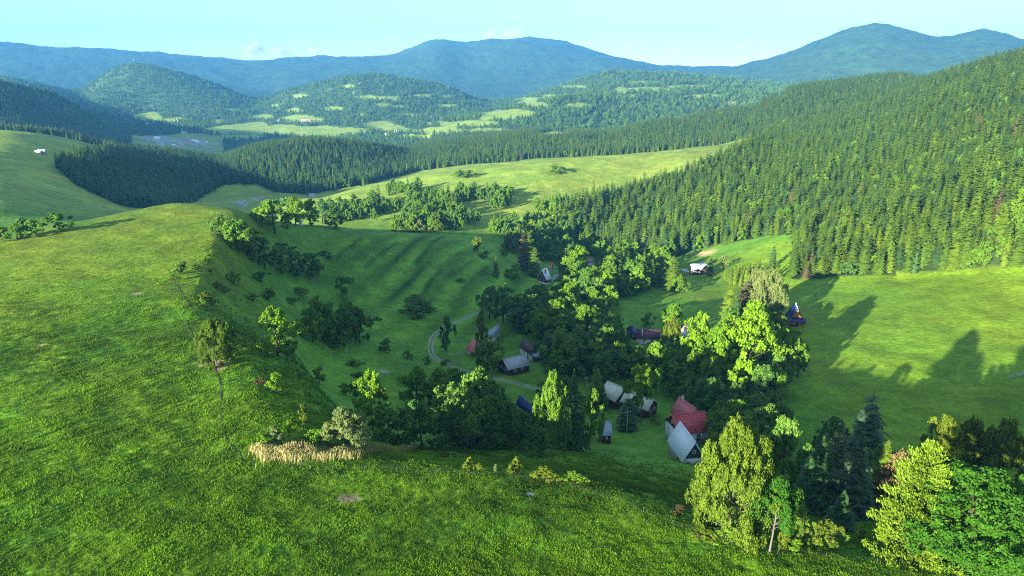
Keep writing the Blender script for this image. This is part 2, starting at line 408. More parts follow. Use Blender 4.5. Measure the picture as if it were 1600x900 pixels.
M = {
 'leaf': leaf_mat('broad_leaves', (0.130, 0.255, 0.022)),
 'lime': leaf_mat('fresh_leaves', (0.135, 0.265, 0.011)),
 'deep': leaf_mat('deep_leaves', (0.108, 0.222, 0.036)),
 'maple': leaf_mat('maple_leaves', (0.048, 0.150, 0.009)),
 'birch': leaf_mat('birch_leaves', (0.112, 0.185, 0.016)),
 'willow': leaf_mat('willow_leaves', (0.170, 0.230, 0.078)),
 'olive': leaf_mat('yellow_leaves', (0.125, 0.180, 0.013)),
 'brown': leaf_mat('brown_leaves', (0.115,0.090,0.035)),
 'spruce': leaf_mat('spruce_needles', (0.088, 0.160, 0.018), trans=0.12),
 'sprdark': leaf_mat('dark_needles', (0.058, 0.125, 0.038), trans=0.1),
 'sprlight': leaf_mat('light_needles', (0.130, 0.205, 0.018), trans=0.15),
 'pine': leaf_mat('pine_needles', (0.100, 0.178, 0.014), trans=0.15),
 'pineblue': leaf_mat('blue_needles', (0.075, 0.130, 0.062), trans=0.1),
 'deadspr': leaf_mat('dead_needles', (0.155, 0.120, 0.060), trans=0.1),
 'bark': noisy('bark', (0.075, 0.055, 0.040), (0.035, 0.026, 0.02), 6, 0.9, 0.03, (1, 1, .2)),
 'birchbark': noisy('birch_bark', (0.17, 0.16, 0.13), (0.07, 0.06, 0.05), 5, 0.8, 0.0, (1, 1, .6)),
 'blade': leaf_mat('grass_blades', (0.098, 0.200, 0.007), trans=0.3),
 'reed': leaf_mat('dry_reed', (0.36, 0.325, 0.175), trans=0.2, warm=0.0),
}

def tint_by_place(m):
    """meadow grass is lush in one place and thin in the next"""
    n, l = m.node_tree.nodes, m.node_tree.links
    b = n['Principled BSDF']; src = b.inputs['Base Color'].links[0].from_socket
    geo = n.new('ShaderNodeNewGeometry'); out = src
    for sc, lo, hi in ((0.028, 0.62, 1.30), (0.16, 0.72, 1.25)):
        nz = n.new('ShaderNodeTexNoise'); nz.inputs['Scale'].default_value = sc; nz.inputs['Detail'].default_value = 3
        l.new(geo.outputs['Position'], nz.inputs['Vector'])
        mr = n.new('ShaderNodeMapRange'); mr.inputs[1].default_value = 0.35; mr.inputs[2].default_value = 0.65; mr.inputs[3].default_value = lo; mr.inputs[4].default_value = hi
        l.new(nz.outputs['Fac'], mr.inputs[0])
        mx = n.new('ShaderNodeMix'); mx.data_type = 'RGBA'; mx.blend_type = 'MULTIPLY'; mx.inputs['Factor'].default_value = 1
        l.new(out, mx.inputs[6]); l.new(mr.outputs[0], mx.inputs[7]); out = mx.outputs[2]
    l.new(out, b.inputs['Base Color'])
    for q in n:
        if q.type == 'BSDF_TRANSLUCENT': l.new(out, q.inputs['Color'])
tint_by_place(M['blade'])

def ground_mat():
    m, n, l, b = mat('meadow', (0.1, 0.2, 0.02), 0.85, 0.1)
    at = n.new('ShaderNodeAttribute'); at.attribute_name = 'cover'
    geo = n.new('ShaderNodeNewGeometry')
    mul = None
    col = at.outputs['Color']
    for sc, lo, hi in ((0.012, 0.80, 1.2), (0.11, 0.78, 1.22), (0.42, 0.78, 1.22), (1.6, 0.68, 1.32)):
        nz = n.new('ShaderNodeTexNoise'); nz.inputs['Scale'].default_value = sc; nz.inputs['Detail'].default_value = 4
        l.new(geo.outputs['Position'], nz.inputs['Vector'])
        mr = n.new('ShaderNodeMapRange'); mr.inputs[1].default_value = 0.3; mr.inputs[2].default_value = 0.7
        mr.inputs[3].default_value = lo; mr.inputs[4].default_value = hi
        l.new(nz.outputs['Fac'], mr.inputs[0])
        mx = n.new('ShaderNodeMix'); mx.data_type = 'RGBA'; mx.blend_type = 'MULTIPLY'; mx.inputs['Factor'].default_value = 1
        l.new(col, mx.inputs[6]); l.new(mr.outputs[0], mx.inputs[7]); col = mx.outputs[2]
    # dry and flowering patches shift the hue
    nz = n.new('ShaderNodeTexNoise'); nz.inputs['Scale'].default_value = 0.035; nz.inputs['Detail'].default_value = 6
    l.new(geo.outputs['Position'], nz.inputs['Vector'])
    mr = n.new('ShaderNodeMapRange'); mr.inputs[1].default_value = 0.48; mr.inputs[2].default_value = 0.72; mr.inputs[4].default_value = 0.75
    l.new(nz.outputs['Fac'], mr.inputs[0])
    mx = n.new('ShaderNodeMix'); mx.data_type = 'RGBA'; mx.blend_type = 'MULTIPLY'
    mx.inputs[7].default_value = (1.35, 1.08, 0.95, 1)
    l.new(mr.outputs[0], mx.inputs['Factor']); l.new(col, mx.inputs[6])
    l.new(mx.outputs[2], b.inputs['Base Color'])
    nb = n.new('ShaderNodeTexNoise'); nb.inputs['Scale'].default_value = 2.2; nb.inputs['Detail'].default_value = 5
    l.new(geo.outputs['Position'], nb.inputs['Vector'])
    bp = n.new('ShaderNodeBump'); bp.inputs['Strength'].default_value = 0.7; bp.inputs['Distance'].default_value = 0.22
    l.new(nb.outputs['Fac'], bp.inputs['Height'])
    nb2 = n.new('ShaderNodeTexNoise'); nb2.inputs['Scale'].default_value = 0.38; nb2.inputs['Detail'].default_value = 4
    l.new(geo.outputs['Position'], nb2.inputs['Vector'])
    bp2 = n.new('ShaderNodeBump'); bp2.inputs['Strength'].default_value = 0.6; bp2.inputs['Distance'].default_value = 0.55
    l.new(nb2.outputs['Fac'], bp2.inputs['Height']); l.new(bp.outputs[0], bp2.inputs['Normal']); l.new(bp2.outputs[0], b.inputs['Normal'])
    return m
M['ground'] = ground_mat()

# ------------------------------------------------------------------ ground, hills and mountains: one sheet cut where the land falls out of sight
BARE = []      # worn or stony spots: x, y, half-length, half-width, colour
for (u, v, a, b, c) in [(335,567,4.2,2.6,(0.42,0.33,0.24)),(343,577,1.2,1.6,(0.36,0.28,0.2)),(215,459,1.6,2.2,(0.36,0.29,0.2)),(66,539,1.5,.5,(0.32,0.26,0.14)),
                        (546,777,2.2,1.5,(0.17,0.13,0.09)),(828,770,.9,.7,(0.4,0.4,0.38)),(1102,396,9,8,(0.46,0.36,0.22)),
                        (1150,160,80,60,(0.30,0.30,0.17)),(1205,152,45,60,(0.40,0.38,0.26)),(880,211,45,50,(0.34,0.31,0.2)),(598,580,2.5,1.2,(0.38,0.36,0.33))]:
    p = P(u, v); BARE.append((p[0], p[1], a, b, c))

def ground_colour(x, y, z):
    r = np.hypot(x, y); u, v = project(x, y, z)
    n1, n2 = fbm(x / 60, y / 60, 61, 3), fbm(x / 14, y / 14, 62, 3)
    def mixc(a, b, t):
        t = np.clip(t, 0, 1)[..., None]; return a * (1 - t) + b * t
    hill = np.array([0.098, 0.185, 0.007]); lush = np.array([0.056, 0.150, 0.008]); right = np.array([0.125, 0.215, 0.010])
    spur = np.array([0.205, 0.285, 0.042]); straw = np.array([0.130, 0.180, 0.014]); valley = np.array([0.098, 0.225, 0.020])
    c = np.broadcast_to(hill, x.shape + (3,)).copy()
    c = mixc(c, lush, 0.35 + n2 * 1.2 - n1 * 0.8)
    zz = z - ZC
    c = mixc(c, straw, np.clip((r - 140) / 220, 0, 1) * (x < -20) * (zz > -78) * (0.55 + 0.9 * n1))
    inval = np.clip((-80 - zz) / 12, 0, 1) * (r > 150)
    c = mixc(c, np.broadcast_to(valley, c.shape), inval)
    rm = inval * np.clip((x - 95) / 20, 0, 1) * (r < 520)
    c = mixc(c, np.broadcast_to(right, c.shape), rm * (0.85 + 0.5 * n1))
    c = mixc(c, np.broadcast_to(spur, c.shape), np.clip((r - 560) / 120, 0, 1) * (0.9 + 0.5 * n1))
    bd = np.mean([[(q[3] - q[1]), -(q[2] - q[0])] for q in BALKS], axis=0); bd = bd / np.linalg.norm(bd)
    strip = np.sin((x * bd[0] + y * bd[1]) / 2.6 + 1.6 * fbm(x / 60, y / 60, 66, 2)) * np.clip((r - 280) / 40, 0, 1) * np.clip((480 - r) / 40, 0, 1) * np.clip((-90 - zz) / 6, 0, 1) * (x < 60)
    c = c * (1 + 0.26 * strip + 0.25 * np.clip(n2, -.5, .5))[..., None]
    c = mixc(c, np.array([0.030, 0.085, 0.014]), balk(x, y) * (1.0 + 1.2 * n2))
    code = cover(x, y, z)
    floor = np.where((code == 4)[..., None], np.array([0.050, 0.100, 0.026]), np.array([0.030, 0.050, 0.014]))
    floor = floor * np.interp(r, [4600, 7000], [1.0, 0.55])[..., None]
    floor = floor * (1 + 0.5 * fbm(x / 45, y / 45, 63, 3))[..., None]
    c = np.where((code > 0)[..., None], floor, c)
    for (bx, by, a, b, col) in BARE:
        d = np.sqrt(((x - bx) / a) ** 2 + ((y - by) / b) ** 2) + 0.35 * fbm(x * 1.3 / min(a, 4), y * 1.3 / min(a, 4), 64, 3)
        c = mixc(c, np.broadcast_to(np.array(col), c.shape), (1.2 - d) * 1.25)
    return np.clip(c, 0.004, 0.9)

def mesh_obj(name, V, Fq, material=None, parent=None, smooth=False, tone=None):
    V = np.asarray(V, np.float32); Fq = np.asarray(Fq, np.int32)
    me = bpy.data.meshes.new(name)
    me.vertices.add(len(V)); me.vertices.foreach_set('co', V.ravel())
    k = Fq.shape[1]
    me.loops.add(Fq.size); me.loops.foreach_set('vertex_index', Fq.ravel())
    me.polygons.add(len(Fq)); me.polygons.foreach_set('loop_start', np.arange(0, Fq.size, k, dtype=np.int32))
    if tone is not None:
        a = me.attributes.new('tone', 'FLOAT', 'FACE'); a.data.foreach_set('value', np.asarray(tone, np.float32))
    me.update(calc_edges=True)
    if smooth: me.polygons.foreach_set('use_smooth', np.ones(len(Fq), bool))
    if material: me.materials.append(material)
    o = bpy.data.objects.new(name, me); COL.objects.link(o)
    if parent: o.parent = parent
    return o

def land(name, ths, rs, label=None):
    A, B = np.meshgrid(ths, rs)
    X, Y = B * np.sin(A), B * np.cos(A)
    Z0 = height(X, Y); C = ground_colour(X, Y, Z0)
    code = cover(X, Y, Z0)
    Z = Z0 + np.where(code == 0, micro(X, Y), 0)
    if rs[-1] > 5000:      # woods far off: crowns as relief of the sheet
        wfar = np.clip((B - 4000) / 2000, 0, 1) * (code == 4)
        Z = Z + wfar * (11 * (vnoise(X / 40, Y / 40, 91)) + 7 * vnoise(X / 95, Y / 95, 92))
    nr, nc = X.shape
    I = np.arange(nr * nc).reshape(nr, nc)
    Q = np.stack([I[:-1, :-1], I[:-1, 1:], I[1:, 1:], I[1:, :-1]], -1).reshape(-1, 4)[:, ::-1]
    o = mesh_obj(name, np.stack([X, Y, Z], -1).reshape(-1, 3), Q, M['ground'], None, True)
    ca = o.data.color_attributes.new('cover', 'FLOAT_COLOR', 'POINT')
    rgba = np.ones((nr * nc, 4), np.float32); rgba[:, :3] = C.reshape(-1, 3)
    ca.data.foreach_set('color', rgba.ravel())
    o['kind'] = 'structure'
    return o

def lsp(a, b, step):
    n = max(2, int(round(math.log(b / a) / step)) + 1)
    return np.exp(np.linspace(math.log(a), math.log(b), n))
D = math.radians
thf = np.arange(-50, 50.001, 0.16) * math.pi / 180
land('ground', thf, np.concatenate([lsp(14, 58, 0.09)[:-1], lsp(58, 250, 0.0052)[:-1], lsp(250, 620, 0.009)]))
land('hills', thf, np.concatenate([lsp(620, 1500, 0.011)[:-1], lsp(1500, 2500, 0.011)]))
land('far_hills', thf, lsp(2500, 6300, 0.0085))
cut = D(12.2)
kc = int(np.searchsorted(thf, cut))
land('mountain', thf[:kc + 1], lsp(6300, 12500, 0.0075))
land('mountain', thf[kc:], lsp(6300, 12500, 0.0075))
land('terrain', np.concatenate([np.arange(50, 310.1, 4)]) * math.pi / 180, np.concatenate([[0.5], lsp(14, 12500, 0.12)]))
# ------------------------------------------------------------------ builders for things
def empty(name, loc, rz=0, label=None, cat=None, group=None):
    o = bpy.data.objects.new(name, None); COL.objects.link(o)
    o.location = loc; o.rotation_euler = (0, 0, rz); o.empty_display_size = 0.5
    if label: o['label'] = label
    if cat: o['category'] = cat
    if group: o['group'] = group
    return o

def tube(pts, rad, sides=6):
    """vertices and quads of a tapering tube"""
    pts = [np.array(p, float) for p in pts]; V, Fq = [], []
    for i, p in enumerate(pts):
        d = pts[min(i + 1, len(pts) - 1)] - pts[max(i - 1, 0)]
        d = d / (np.linalg.norm(d) + 1e-9)
        a = np.cross(d, [0.31, 0.93, 0.17]); a /= np.linalg.norm(a); b = np.cross(d, a)
        for k in range(sides):
            t = 2 * math.pi * k / sides
            V.append(p + rad[i] * (math.cos(t) * a + math.sin(t) * b))
    for i in range(len(pts) - 1):
        for k in range(sides):
            Fq.append([i * sides + k, i * sides + (k + 1) % sides, (i + 1) * sides + (k + 1) % sides, (i + 1) * sides + k])
    return V, Fq

def join(parts):
    V, Fq, n = [], [], 0
    for v, f in parts:
        V += list(v); Fq += [[i + n for i in q] for q in f]; n += len(v)
    return np.array(V), np.array(Fq)

def unit(a):
    return a / (np.linalg.norm(a, axis=-1, keepdims=True) + 1e-9)

def leaf_quads(C, N, size, R, aspect=1.5, up=None):
    """one bent leaf spray (a quad) at each C facing N"""
    n = len(C)
    t = R.normal(size=(n, 3))
    if up is not None: t = t * 0.35 + up
    a = unit(np.cross(N, t)); b = unit(np.cross(a, N))
    s = (size * R.uniform(0.6, 1.35, n))[:, None]
    p0 = C - b * s * aspect * 0.5; p2 = C + b * s * aspect * 0.5
    bend = N * s * 0.22
    p1 = C + a * s * 0.5 - bend; p3 = C - a * s * 0.5 - bend
    V = np.stack([p0, p1, p2, p3], 1).reshape(-1, 3)
    return V, np.arange(4 * n).reshape(n, 4)

def broad_crown(seed, nlobe, nclump, nleaf, leaf, kind='round'):
    """crown and wood of a broadleaf tree, one unit tall and one wide: lobes on limbs, clumps on lobes, leaf sprays on clumps"""
    R = np.random.default_rng(seed)
    cb = {'round': 0.07, 'tall': 0.06, 'birch': 0.02, 'willow': 0.03, 'bush': 0.0, 'maple': 0.04, 'lolly': 0.34}[kind]
    zc = {'round': 0.54, 'tall': 0.50, 'birch': 0.50, 'willow': 0.48, 'bush': 0.42, 'maple': 0.48, 'lolly': 0.68}[kind]
    PX = [0, .12, .3, .5, .7, .85, 1.0]
    PY = {'round': [.45, .78, .98, 1, .86, .64, .26], 'maple': [.6, .85, 1, 1, .86, .66, .28], 'tall': [.42, .74, .95, 1, .82, .55, .16], 'birch': [.70, .95, 1, .96, .82, .62, .30],
          'willow': [.66, .86, 1, .98, .82, .6, .3], 'bush': [.8, 1, 1, .9, .7, .5, .2], 'lolly': [.5, .85, 1, 1, .9, .68, .3]}[kind]
    lean = R.normal(size=2) * 0.05
    lobes = []
    sq = 0.62 if kind in ('birch', 'tall') else 0.8
    for i in range(nlobe):
        t = ((i + R.uniform(.1, .9)) / nlobe) ** 0.92
        a = i * 2.399 + R.normal() * .5
        prof = np.interp(t, PX, PY) * R.uniform(0.68, 1.18)
        rl = R.uniform(0.125, 0.215) * (14 / nlobe) ** 0.28 * (0.75 + .35 * np.interp(t, PX, PY))
        rho = max(0.0, 0.46 * prof - rl * .7)
        h = cb + rl * .6 + t * (1 - cb - rl * 1.3)
        lobes.append((np.array([math.cos(a) * rho + lean[0] * t, math.sin(a) * rho + lean[1] * t, h]), rl))
    for t in (.25, .5, .72): lobes.append((np.array([lean[0] * t, lean[1] * t, cb + t * (1 - cb)]), .17))
    mid = np.array([0, 0, zc])
    V, Fq, T, base = [], [], [], 0
    st = np.array([1, 1, 0.78])
    if kind == 'birch': st = np.array([0.85, 0.85, 1.15])
    for c, rl in lobes:
        out = unit((c - mid) * np.array([1, 1, 0.8]) + np.array([0, 0, 0.22]))
        lt = R.normal(0.5, 0.16)
        for k in range(nclump):
            d = unit(unit(R.normal(size=3)) + out * R.uniform(0.2, 1.0))
            cc = c + d * rl * R.uniform(.45, 1.0) * np.array([1, 1, .85])
            rc = rl * R.uniform(.30, .52)
            n = max(5, int(nleaf * R.uniform(0.6, 1.4)))
            dd = unit(unit(R.normal(size=(n, 3))) + out * R.uniform(0, .8, (n, 1)))
            C = cc + dd * rc * R.uniform(0.4, 1.12, (n, 1)) * st
            if kind == 'birch': C[:, 2] -= np.abs(R.normal(size=n)) * 0.018
            N = unit(dd * 0.8 + out * .25 + R.normal(size=(n, 3)) * 0.55)
            up = np.array([0, 0, 1.0]) if kind in ('birch', 'willow') else None
            v, f = leaf_quads(C, N, leaf, R, 2.1 if kind in ('birch', 'willow') else 1.4, up)
            V.append(v); Fq.append(f + base); base += len(v)
            T.append(np.clip(lt + R.normal(0, .12) + R.normal(0, 0.16, n), 0, 1))
    V = np.concatenate(V); V[:, 2] = np.clip(V[:, 2], 0.004, 1.02)
    parts = []
    if kind != 'bush':
        top = zc + (1 - zc) * (0.75 if kind == 'birch' else .55)
        tr = 0.014 if kind in ('tall', 'birch') else (0.017 if kind == 'lolly' else 0.021)
        wob = R.normal(size=(5, 2)) * 0.012
        pts = [(wob[i][0] * i * .5 + lean[0] * t, wob[i][1] * i * .5 + lean[1] * t, t * top - 0.03 * (i == 0)) for i, t in enumerate([0, .25, .5, .75, 1])]
        parts.append(tube(pts, [tr * 1.35, tr, tr * .8, tr * .55, tr * .2], 7))
        for c, rl in lobes[:nlobe]:
            zb = max(cb * 0.9 + .02, min(c[2] - 0.14, top * 0.9)) * R.uniform(0.8, 1)
            k = zb / top
            p0 = np.array([lean[0] * k, lean[1] * k, zb]); p1 = (p0 + c) / 2 + np.array([0, 0, -0.02 + 0.03 * R.random()])
            parts.append(tube([p0, p1, c + unit(c - mid) * rl * .6], [tr * 0.30, tr * 0.2, tr * 0.08], 5))
    else:
        for k in range(5):
            a = R.uniform(0, 6.28); c = np.array([math.cos(a) * .25, math.sin(a) * .25, .5])
            parts.append(tube([(0, 0, -0.03), c * .5, c], [0.02, 0.014, 0.006], 5))
    return (V, np.concatenate(Fq), np.concatenate(T)), join(parts)

def conifer_crown(seed, tiers, boughs, droop=0.10, top_exp=0.85, fill=1, cb=0.06, lift=0.0):
    R = np.random.default_rng(seed)
    V, Fq, T, n = [], [], [], 0
    for i in range(tiers):
        t = i / (tiers - 1)
        z = cb + (0.985 - cb) * t
        rad = 0.5 * (1 - t) ** top_exp * min(1, 0.72 + t * 2.2) + 0.012
        m = max(4, int(boughs * (1 - 0.55 * t)))
        ph = R.uniform(0, 6.28)
        for k in range(m):
            a = ph + 2 * math.pi * k / m + R.normal() * 0.18
            L = rad * R.uniform(0.72, 1.12)
            dr = droop * (1 - t * 0.7) * R.uniform(0.6, 1.4) * (0.35 + rad) - lift * L
            d = np.array([math.cos(a), math.sin(a), 0]); s = np.array([-d[1], d[0], 0])
            zz = z + R.normal() * 0.35 / tiers
            w = (0.55 * rad * 2 * math.pi / m + 0.01) * R.uniform(0.8, 1.2)
            p0 = np.array([0, 0, zz + 0.03 * (1 - t)])
            p1 = d * L * 0.55 + [0, 0, zz - dr * 0.35]
            p2 = d * L + [0, 0, zz - dr + 0.012]
            l, r = p1 + s * w - [0, 0, 0.018], p1 - s * w - [0, 0, 0.018]
            V += [p0, l, p2, p1, r]
            Fq += [[n, n + 1, n + 2, n + 3], [n, n + 3, n + 2, n + 4]]; n += 5
            tv = np.clip(R.normal(0.5, 0.25), 0, 1); T += [tv, tv]
            for q in range(fill - 1):       # side twigs that break the edge of the bough
                f = R.uniform(0.35, 0.95); sg = 1 if q % 2 else -1
                b0 = d * L * f + [0, 0, zz - dr * f]
                tip = b0 + d * L * 0.16 + s * sg * w * R.uniform(0.8, 1.5) + [0, 0, -0.02 * R.random() + lift * 0.03]
                e = d * 0.10 * L
                V += [b0 - e, b0 + e, tip + e * 0.3, tip - e * 0.4 - [0, 0, 0.008]]
                Fq += [[n, n + 1, n + 2, n + 3]]; n += 4; T += [np.clip(tv + R.normal() * .2, 0, 1)]
    tr = tube([(0, 0, -0.03), (0, 0, 0.5), (0, 0, 0.97)], [0.018, 0.011, 0.003], 6)
    return (np.array(V), np.array(Fq), np.array(T)), (np.array(tr[0]), np.array(tr[1]))

def pine_crown(seed, nclump=80, nleaf=34, leaf=0.05, cone=0.75):
    """tiers of boughs that end in upturned tufts"""
    R = np.random.default_rng(seed)
    V, Fq, T, base = [], [], [], 0; limbs = []
    tiers = 15
    for i in range(tiers):
        t = i / (tiers - 1); z = 0.06 + 0.9 * t
        rad = 0.48 * (1 - t) ** cone + 0.02
        m = max(3, int(11 * (1 - t * 0.65)))
        ph = R.uniform(0, 6.28)
        for k in range(m):
            a = ph + 6.283 * k / m + R.normal() * .2
            d = np.array([math.cos(a), math.sin(a), 0])
            L = rad * R.uniform(0.7, 1.1)
            for f in (0.5, 0.8, 1.0):
                c = d * L * f + [0, 0, z + 0.05 * f * f - 0.03 * (1 - t) + R.normal() * .012]
                n = int(nleaf * R.uniform(.25, .5))
                C = c + R.normal(size=(n, 3)) * [0.034, 0.034, 0.013]
                axis = unit(d * 0.8 + [0, 0, 0.7] + R.normal(size=(n, 3)) * 0.3)
                N = unit(np.cross(axis, R.normal(size=(n, 3))))
                N = np.where(N[:, 2:] < 0, -N, N)
                v, q = leaf_quads(C, N, leaf * 0.55, R, 2.6, axis * 1.0)
                V.append(v); Fq.append(q + base); base += len(v); T.append(np.clip(R.normal(.35 + .35 * f, .15, n), 0, 1))
            if k % 2 == 0: limbs.append(tube([(0, 0, z - .03), d * L * .9 + [0, 0, z]], [0.008, 0.002], 4))
    limbs.append(tube([(0, 0, -0.03), (0, 0, 0.5), (0, 0, 0.95)], [0.022, 0.014, 0.004], 7))
    return (np.concatenate(V), np.concatenate(Fq), np.concatenate(T)), join(limbs)

PROTO = {}
def proto(key, data, leafm, barkm):
    (v, f, t), (wv, wf) = data
    me = []
    for nm, vv, ff, m, tone in (('crown', v, f, leafm, t), ('trunk', wv, wf, barkm, None)):
        o = mesh_obj(nm, vv, ff, m, None, False, tone); me.append(o.data); bpy.data.objects.remove(o)
    PROTO.setdefault(key, []).append(me)
for s in range(5): proto('round', broad_crown(100 + s, 15, 6, 58, 0.034, 'round'), M['leaf'], M['bark'])
for s in range(3): proto('tall', broad_crown(120 + s, 16, 5, 54, 0.034, 'tall'), M['leaf'], M['bark'])
for s in range(3): proto('small', broad_crown(140 + s, 9, 5, 40, 0.052, 'round'), M['leaf'], M['bark'])
for s in range(3): proto('bush', broad_crown(150 + s, 7, 5, 36, 0.062, 'bush'), M['leaf'], M['bark'])
proto('lolly', broad_crown(161, 15, 6, 58, 0.032, 'lolly'), M['lime'], M['birchbark'])
proto('maple', broad_crown(170, 46, 8, 70, 0.0155, 'maple'), M['maple'], M['bark'])
proto('maplet', broad_crown(172, 18, 7, 90, 0.024, 'lolly'), M['maple'], M['birchbark'])
proto('birch', broad_crown(180, 54, 8, 105, 0.0125, 'birch'), M['birch'], M['birchbark'])
for s in range(2): proto('birchs', broad_crown(182 + s, 22, 7, 64, 0.020, 'birch'), M['olive'], M['birchbark'])
proto('willow', broad_crown(190, 18, 7, 80, 0.022, 'willow'), M['willow'], M['bark'])
for s in range(5): proto('spruce', conifer_crown(200 + s, 15, 13, 0.09, (0.62, 0.74, 0.55, 0.66, 0.8)[s], 2), M['spruce'], M['bark'])
for s in range(2): proto('sprucefine', conifer_crown(220 + s, 28, 18, 0.13, 0.8, 6), M['sprdark'], M['bark'])
proto('pine', pine_crown(230, nleaf=200, leaf=0.026, cone=0.55), M['pine'], M['bark'])
proto('pine', pine_crown(231, nleaf=90, leaf=0.030, cone=0.75), M['pine'], M['bark'])

BARKS = {'birch': 'birchbark', 'birchs': 'birchbark'}
def add_tree(key, i, loc, H, W, label, cat, name, group=None, leafm=None, rz=None, tilt=0.0):
    crown, trunk = PROTO[key][i % len(PROTO[key])]
    e = empty(name, loc, random.uniform(0, 6.28) if rz is None else rz, label, cat, group)
    if tilt: e.rotation_euler = (tilt, 0, e.rotation_euler.z)
    for nm, me in (('crown', crown), ('trunk', trunk)):
        o = bpy.data.objects.new(nm, me); COL.objects.link(o); o.parent = e
        o.scale = (W * 1.1, W * 1.1, H)
        if nm == 'crown' and leafm:
            o.material_slots[0].link = 'OBJECT'; o.material_slots[0].material = M[leafm]
    return e

def px_size(loc, hpx, wpx):
    x, y, z = loc[0], loc[1], loc[2] - ZC
    fwd = y * CP - z * SP
    dep = math.atan2(-z, math.hypot(x, y))
    mpp = fwd / F_PX
    W = wpx * mpp
    H = (hpx * mpp - 0.30 * W * math.sin(dep)) / math.cos(dep)
    return max(H, 0.4 * W), W, mpp

CAT = {'round': 'tree', 'tall': 'tree', 'small': 'tree', 'bush': 'shrub', 'lolly': 'tree', 'maple': 'tree', 'maplet': 'tree', 'birch': 'tree', 'birchs': 'tree',
       'willow': 'tree', 'spruce': 'tree', 'sprucefine': 'tree', 'pine': 'tree'}
NAME = {'round': 'broadleaf_tree', 'tall': 'broadleaf_tree', 'small': 'broadleaf_tree', 'bush': 'shrub', 'lolly': 'broadleaf_tree', 'maple': 'maple_tree', 'maplet': 'maple_tree',
        'birch': 'birch_tree', 'birchs': 'birch_tree', 'willow': 'willow_tree', 'spruce': 'spruce_tree', 'sprucefine': 'spruce_tree', 'pine': 'pine_tree'}
TREE_PTS = []
def T(key, leafm, u, vb, h, w, label, group=None, i=None, sink=0.0):
    p = P(u, vb)
    H, W, mpp = px_size(p, h, w)
    if 640 < u < 1260 and 420 < vb < 720 and h > 30: H *= 1.10; W *= 1.06
    TREE_PTS.append((p[0], p[1], W / 2, u, vb, h, w))
    return add_tree(key, random.randrange(9) if i is None else i, (p[0], p[1], p[2] - sink * H), H, W, label, CAT[key], NAME[key], group, leafm)

# ------------------------------------------------------------------ the trees that can be singled out
T('birch', 'birch', 1138, 842, 186, 120, 'tall weeping birch with yellow green hanging sprays, in front of the pale steep roof', i=0)
T('maplet', 'maple', 1202, 863, 120, 72, 'young bright green maple on a bare white trunk beside the big birch')
T('sprucefine', 'spruce', 1240, 846, 90, 42, 'slim green spruce close on the right of the young white trunked maple')
T('bush', 'olive', 1095, 843, 30, 46, 'low yellowish shrub at the left foot of the big birch')
T('bush', 'leaf', 1136, 851, 34, 50, 'green shrub hiding the foot of the big birch')
T('bush', 'brown', 1062, 803, 15, 32, 'small rusty brown shrub alone in the grass left of the birch')
T('bush', 'olive', 1172, 846, 34, 30, 'yellow green shrub under the right edge of the big birch')
T('tall', 'olive', 1222, 860, 40, 18, 'narrow pale shrub between the young maple trunk and the slim spruce')
T('bush', 'lime', 1246, 861, 20, 30, 'low bright green shrub at the foot of the slim spruce')
T('small', 'olive', 1274, 854, 42, 30, 'yellow leaved shrub, slimmer of the pair right of the slim spruce')
T('small', 'olive', 1293, 853, 44, 38, 'yellow leaved shrub, broader of the pair right of the slim spruce')
T('bush', 'olive', 1347, 843, 18, 18, 'tiny round yellow shrub in the dark gap left of the light pine')
T('bush', 'lime', 1323, 849, 14, 16, 'tiny green shrub in the shade between yellow pair and light pine')
T('pine', 'pine', 1420, 870, 182, 116, 'light yellow green pine with upturned boughs, left of the big maple', i=0)
T('maple', 'maple', 1512, 890, 182, 176, 'huge dense bright green maple in the lower right corner', i=0)
T('maple', 'maple', 1606, 893, 160, 110, 'green maple cut by the right frame edge beside the huge maple', i=0)
T('birchs', 'olive', 1459, 770, 124, 66, 'yellow topped birch behind light pine, left one of three', i=0)
T('birchs', 'olive', 1504, 770, 122, 62, 'yellow topped birch with a pale stem, middle one of three behind the huge maple', i=1)
T('birchs', 'olive', 1546, 780, 132, 78, 'yellow topped birch, broad right one of three behind the huge maple', i=0)
T('small', 'leaf', 1566, 730, 44, 40, 'dark green small tree behind the right one of three yellow birches')
T('small', 'brown', 1600, 705, 26, 20, 'orange brown bush at the right frame edge above the maples')
T('pine', 'deadspr', 1390, 808, 108, 78, 'thin brownish pine leaning behind the light yellow green pine', i=1)
T('sprucefine', 'sprlight', 1368, 800, 118, 56, 'green spruce with a lit top behind the brownish pine')
T('sprucefine', 'pineblue', 1326, 806, 136, 70, 'blue grey spruce in shade left of the brownish pine')
T('sprucefine', 'sprdark', 1270, 800, 146, 70, 'very dark spruce in shade right of the round dark tree')
T('spruce', 'pineblue', 1346, 728, 124, 74, 'broad bluish spruce with a yellow lit tip standing against the meadow', i=1)
T('round', 'deep', 1222, 752, 112, 66, 'round dark green tree in shade behind the big birch')
T('round', 'deep', 1190, 716, 84, 60, 'shaded round tree above the big birch crown, left of the round dark tree')
T('round', 'deep', 1292, 716, 70, 60, 'low dark tree in front of meadow edge, beside the grey pole')
T('sprucefine', 'sprdark', 1310, 830, 70, 50, 'small dark spruce in deep shade behind the yellow shrubs')
T('round', 'deep', 1395, 770, 70, 60, 'dark broadleaf tree in shade between blue spruce and birches')

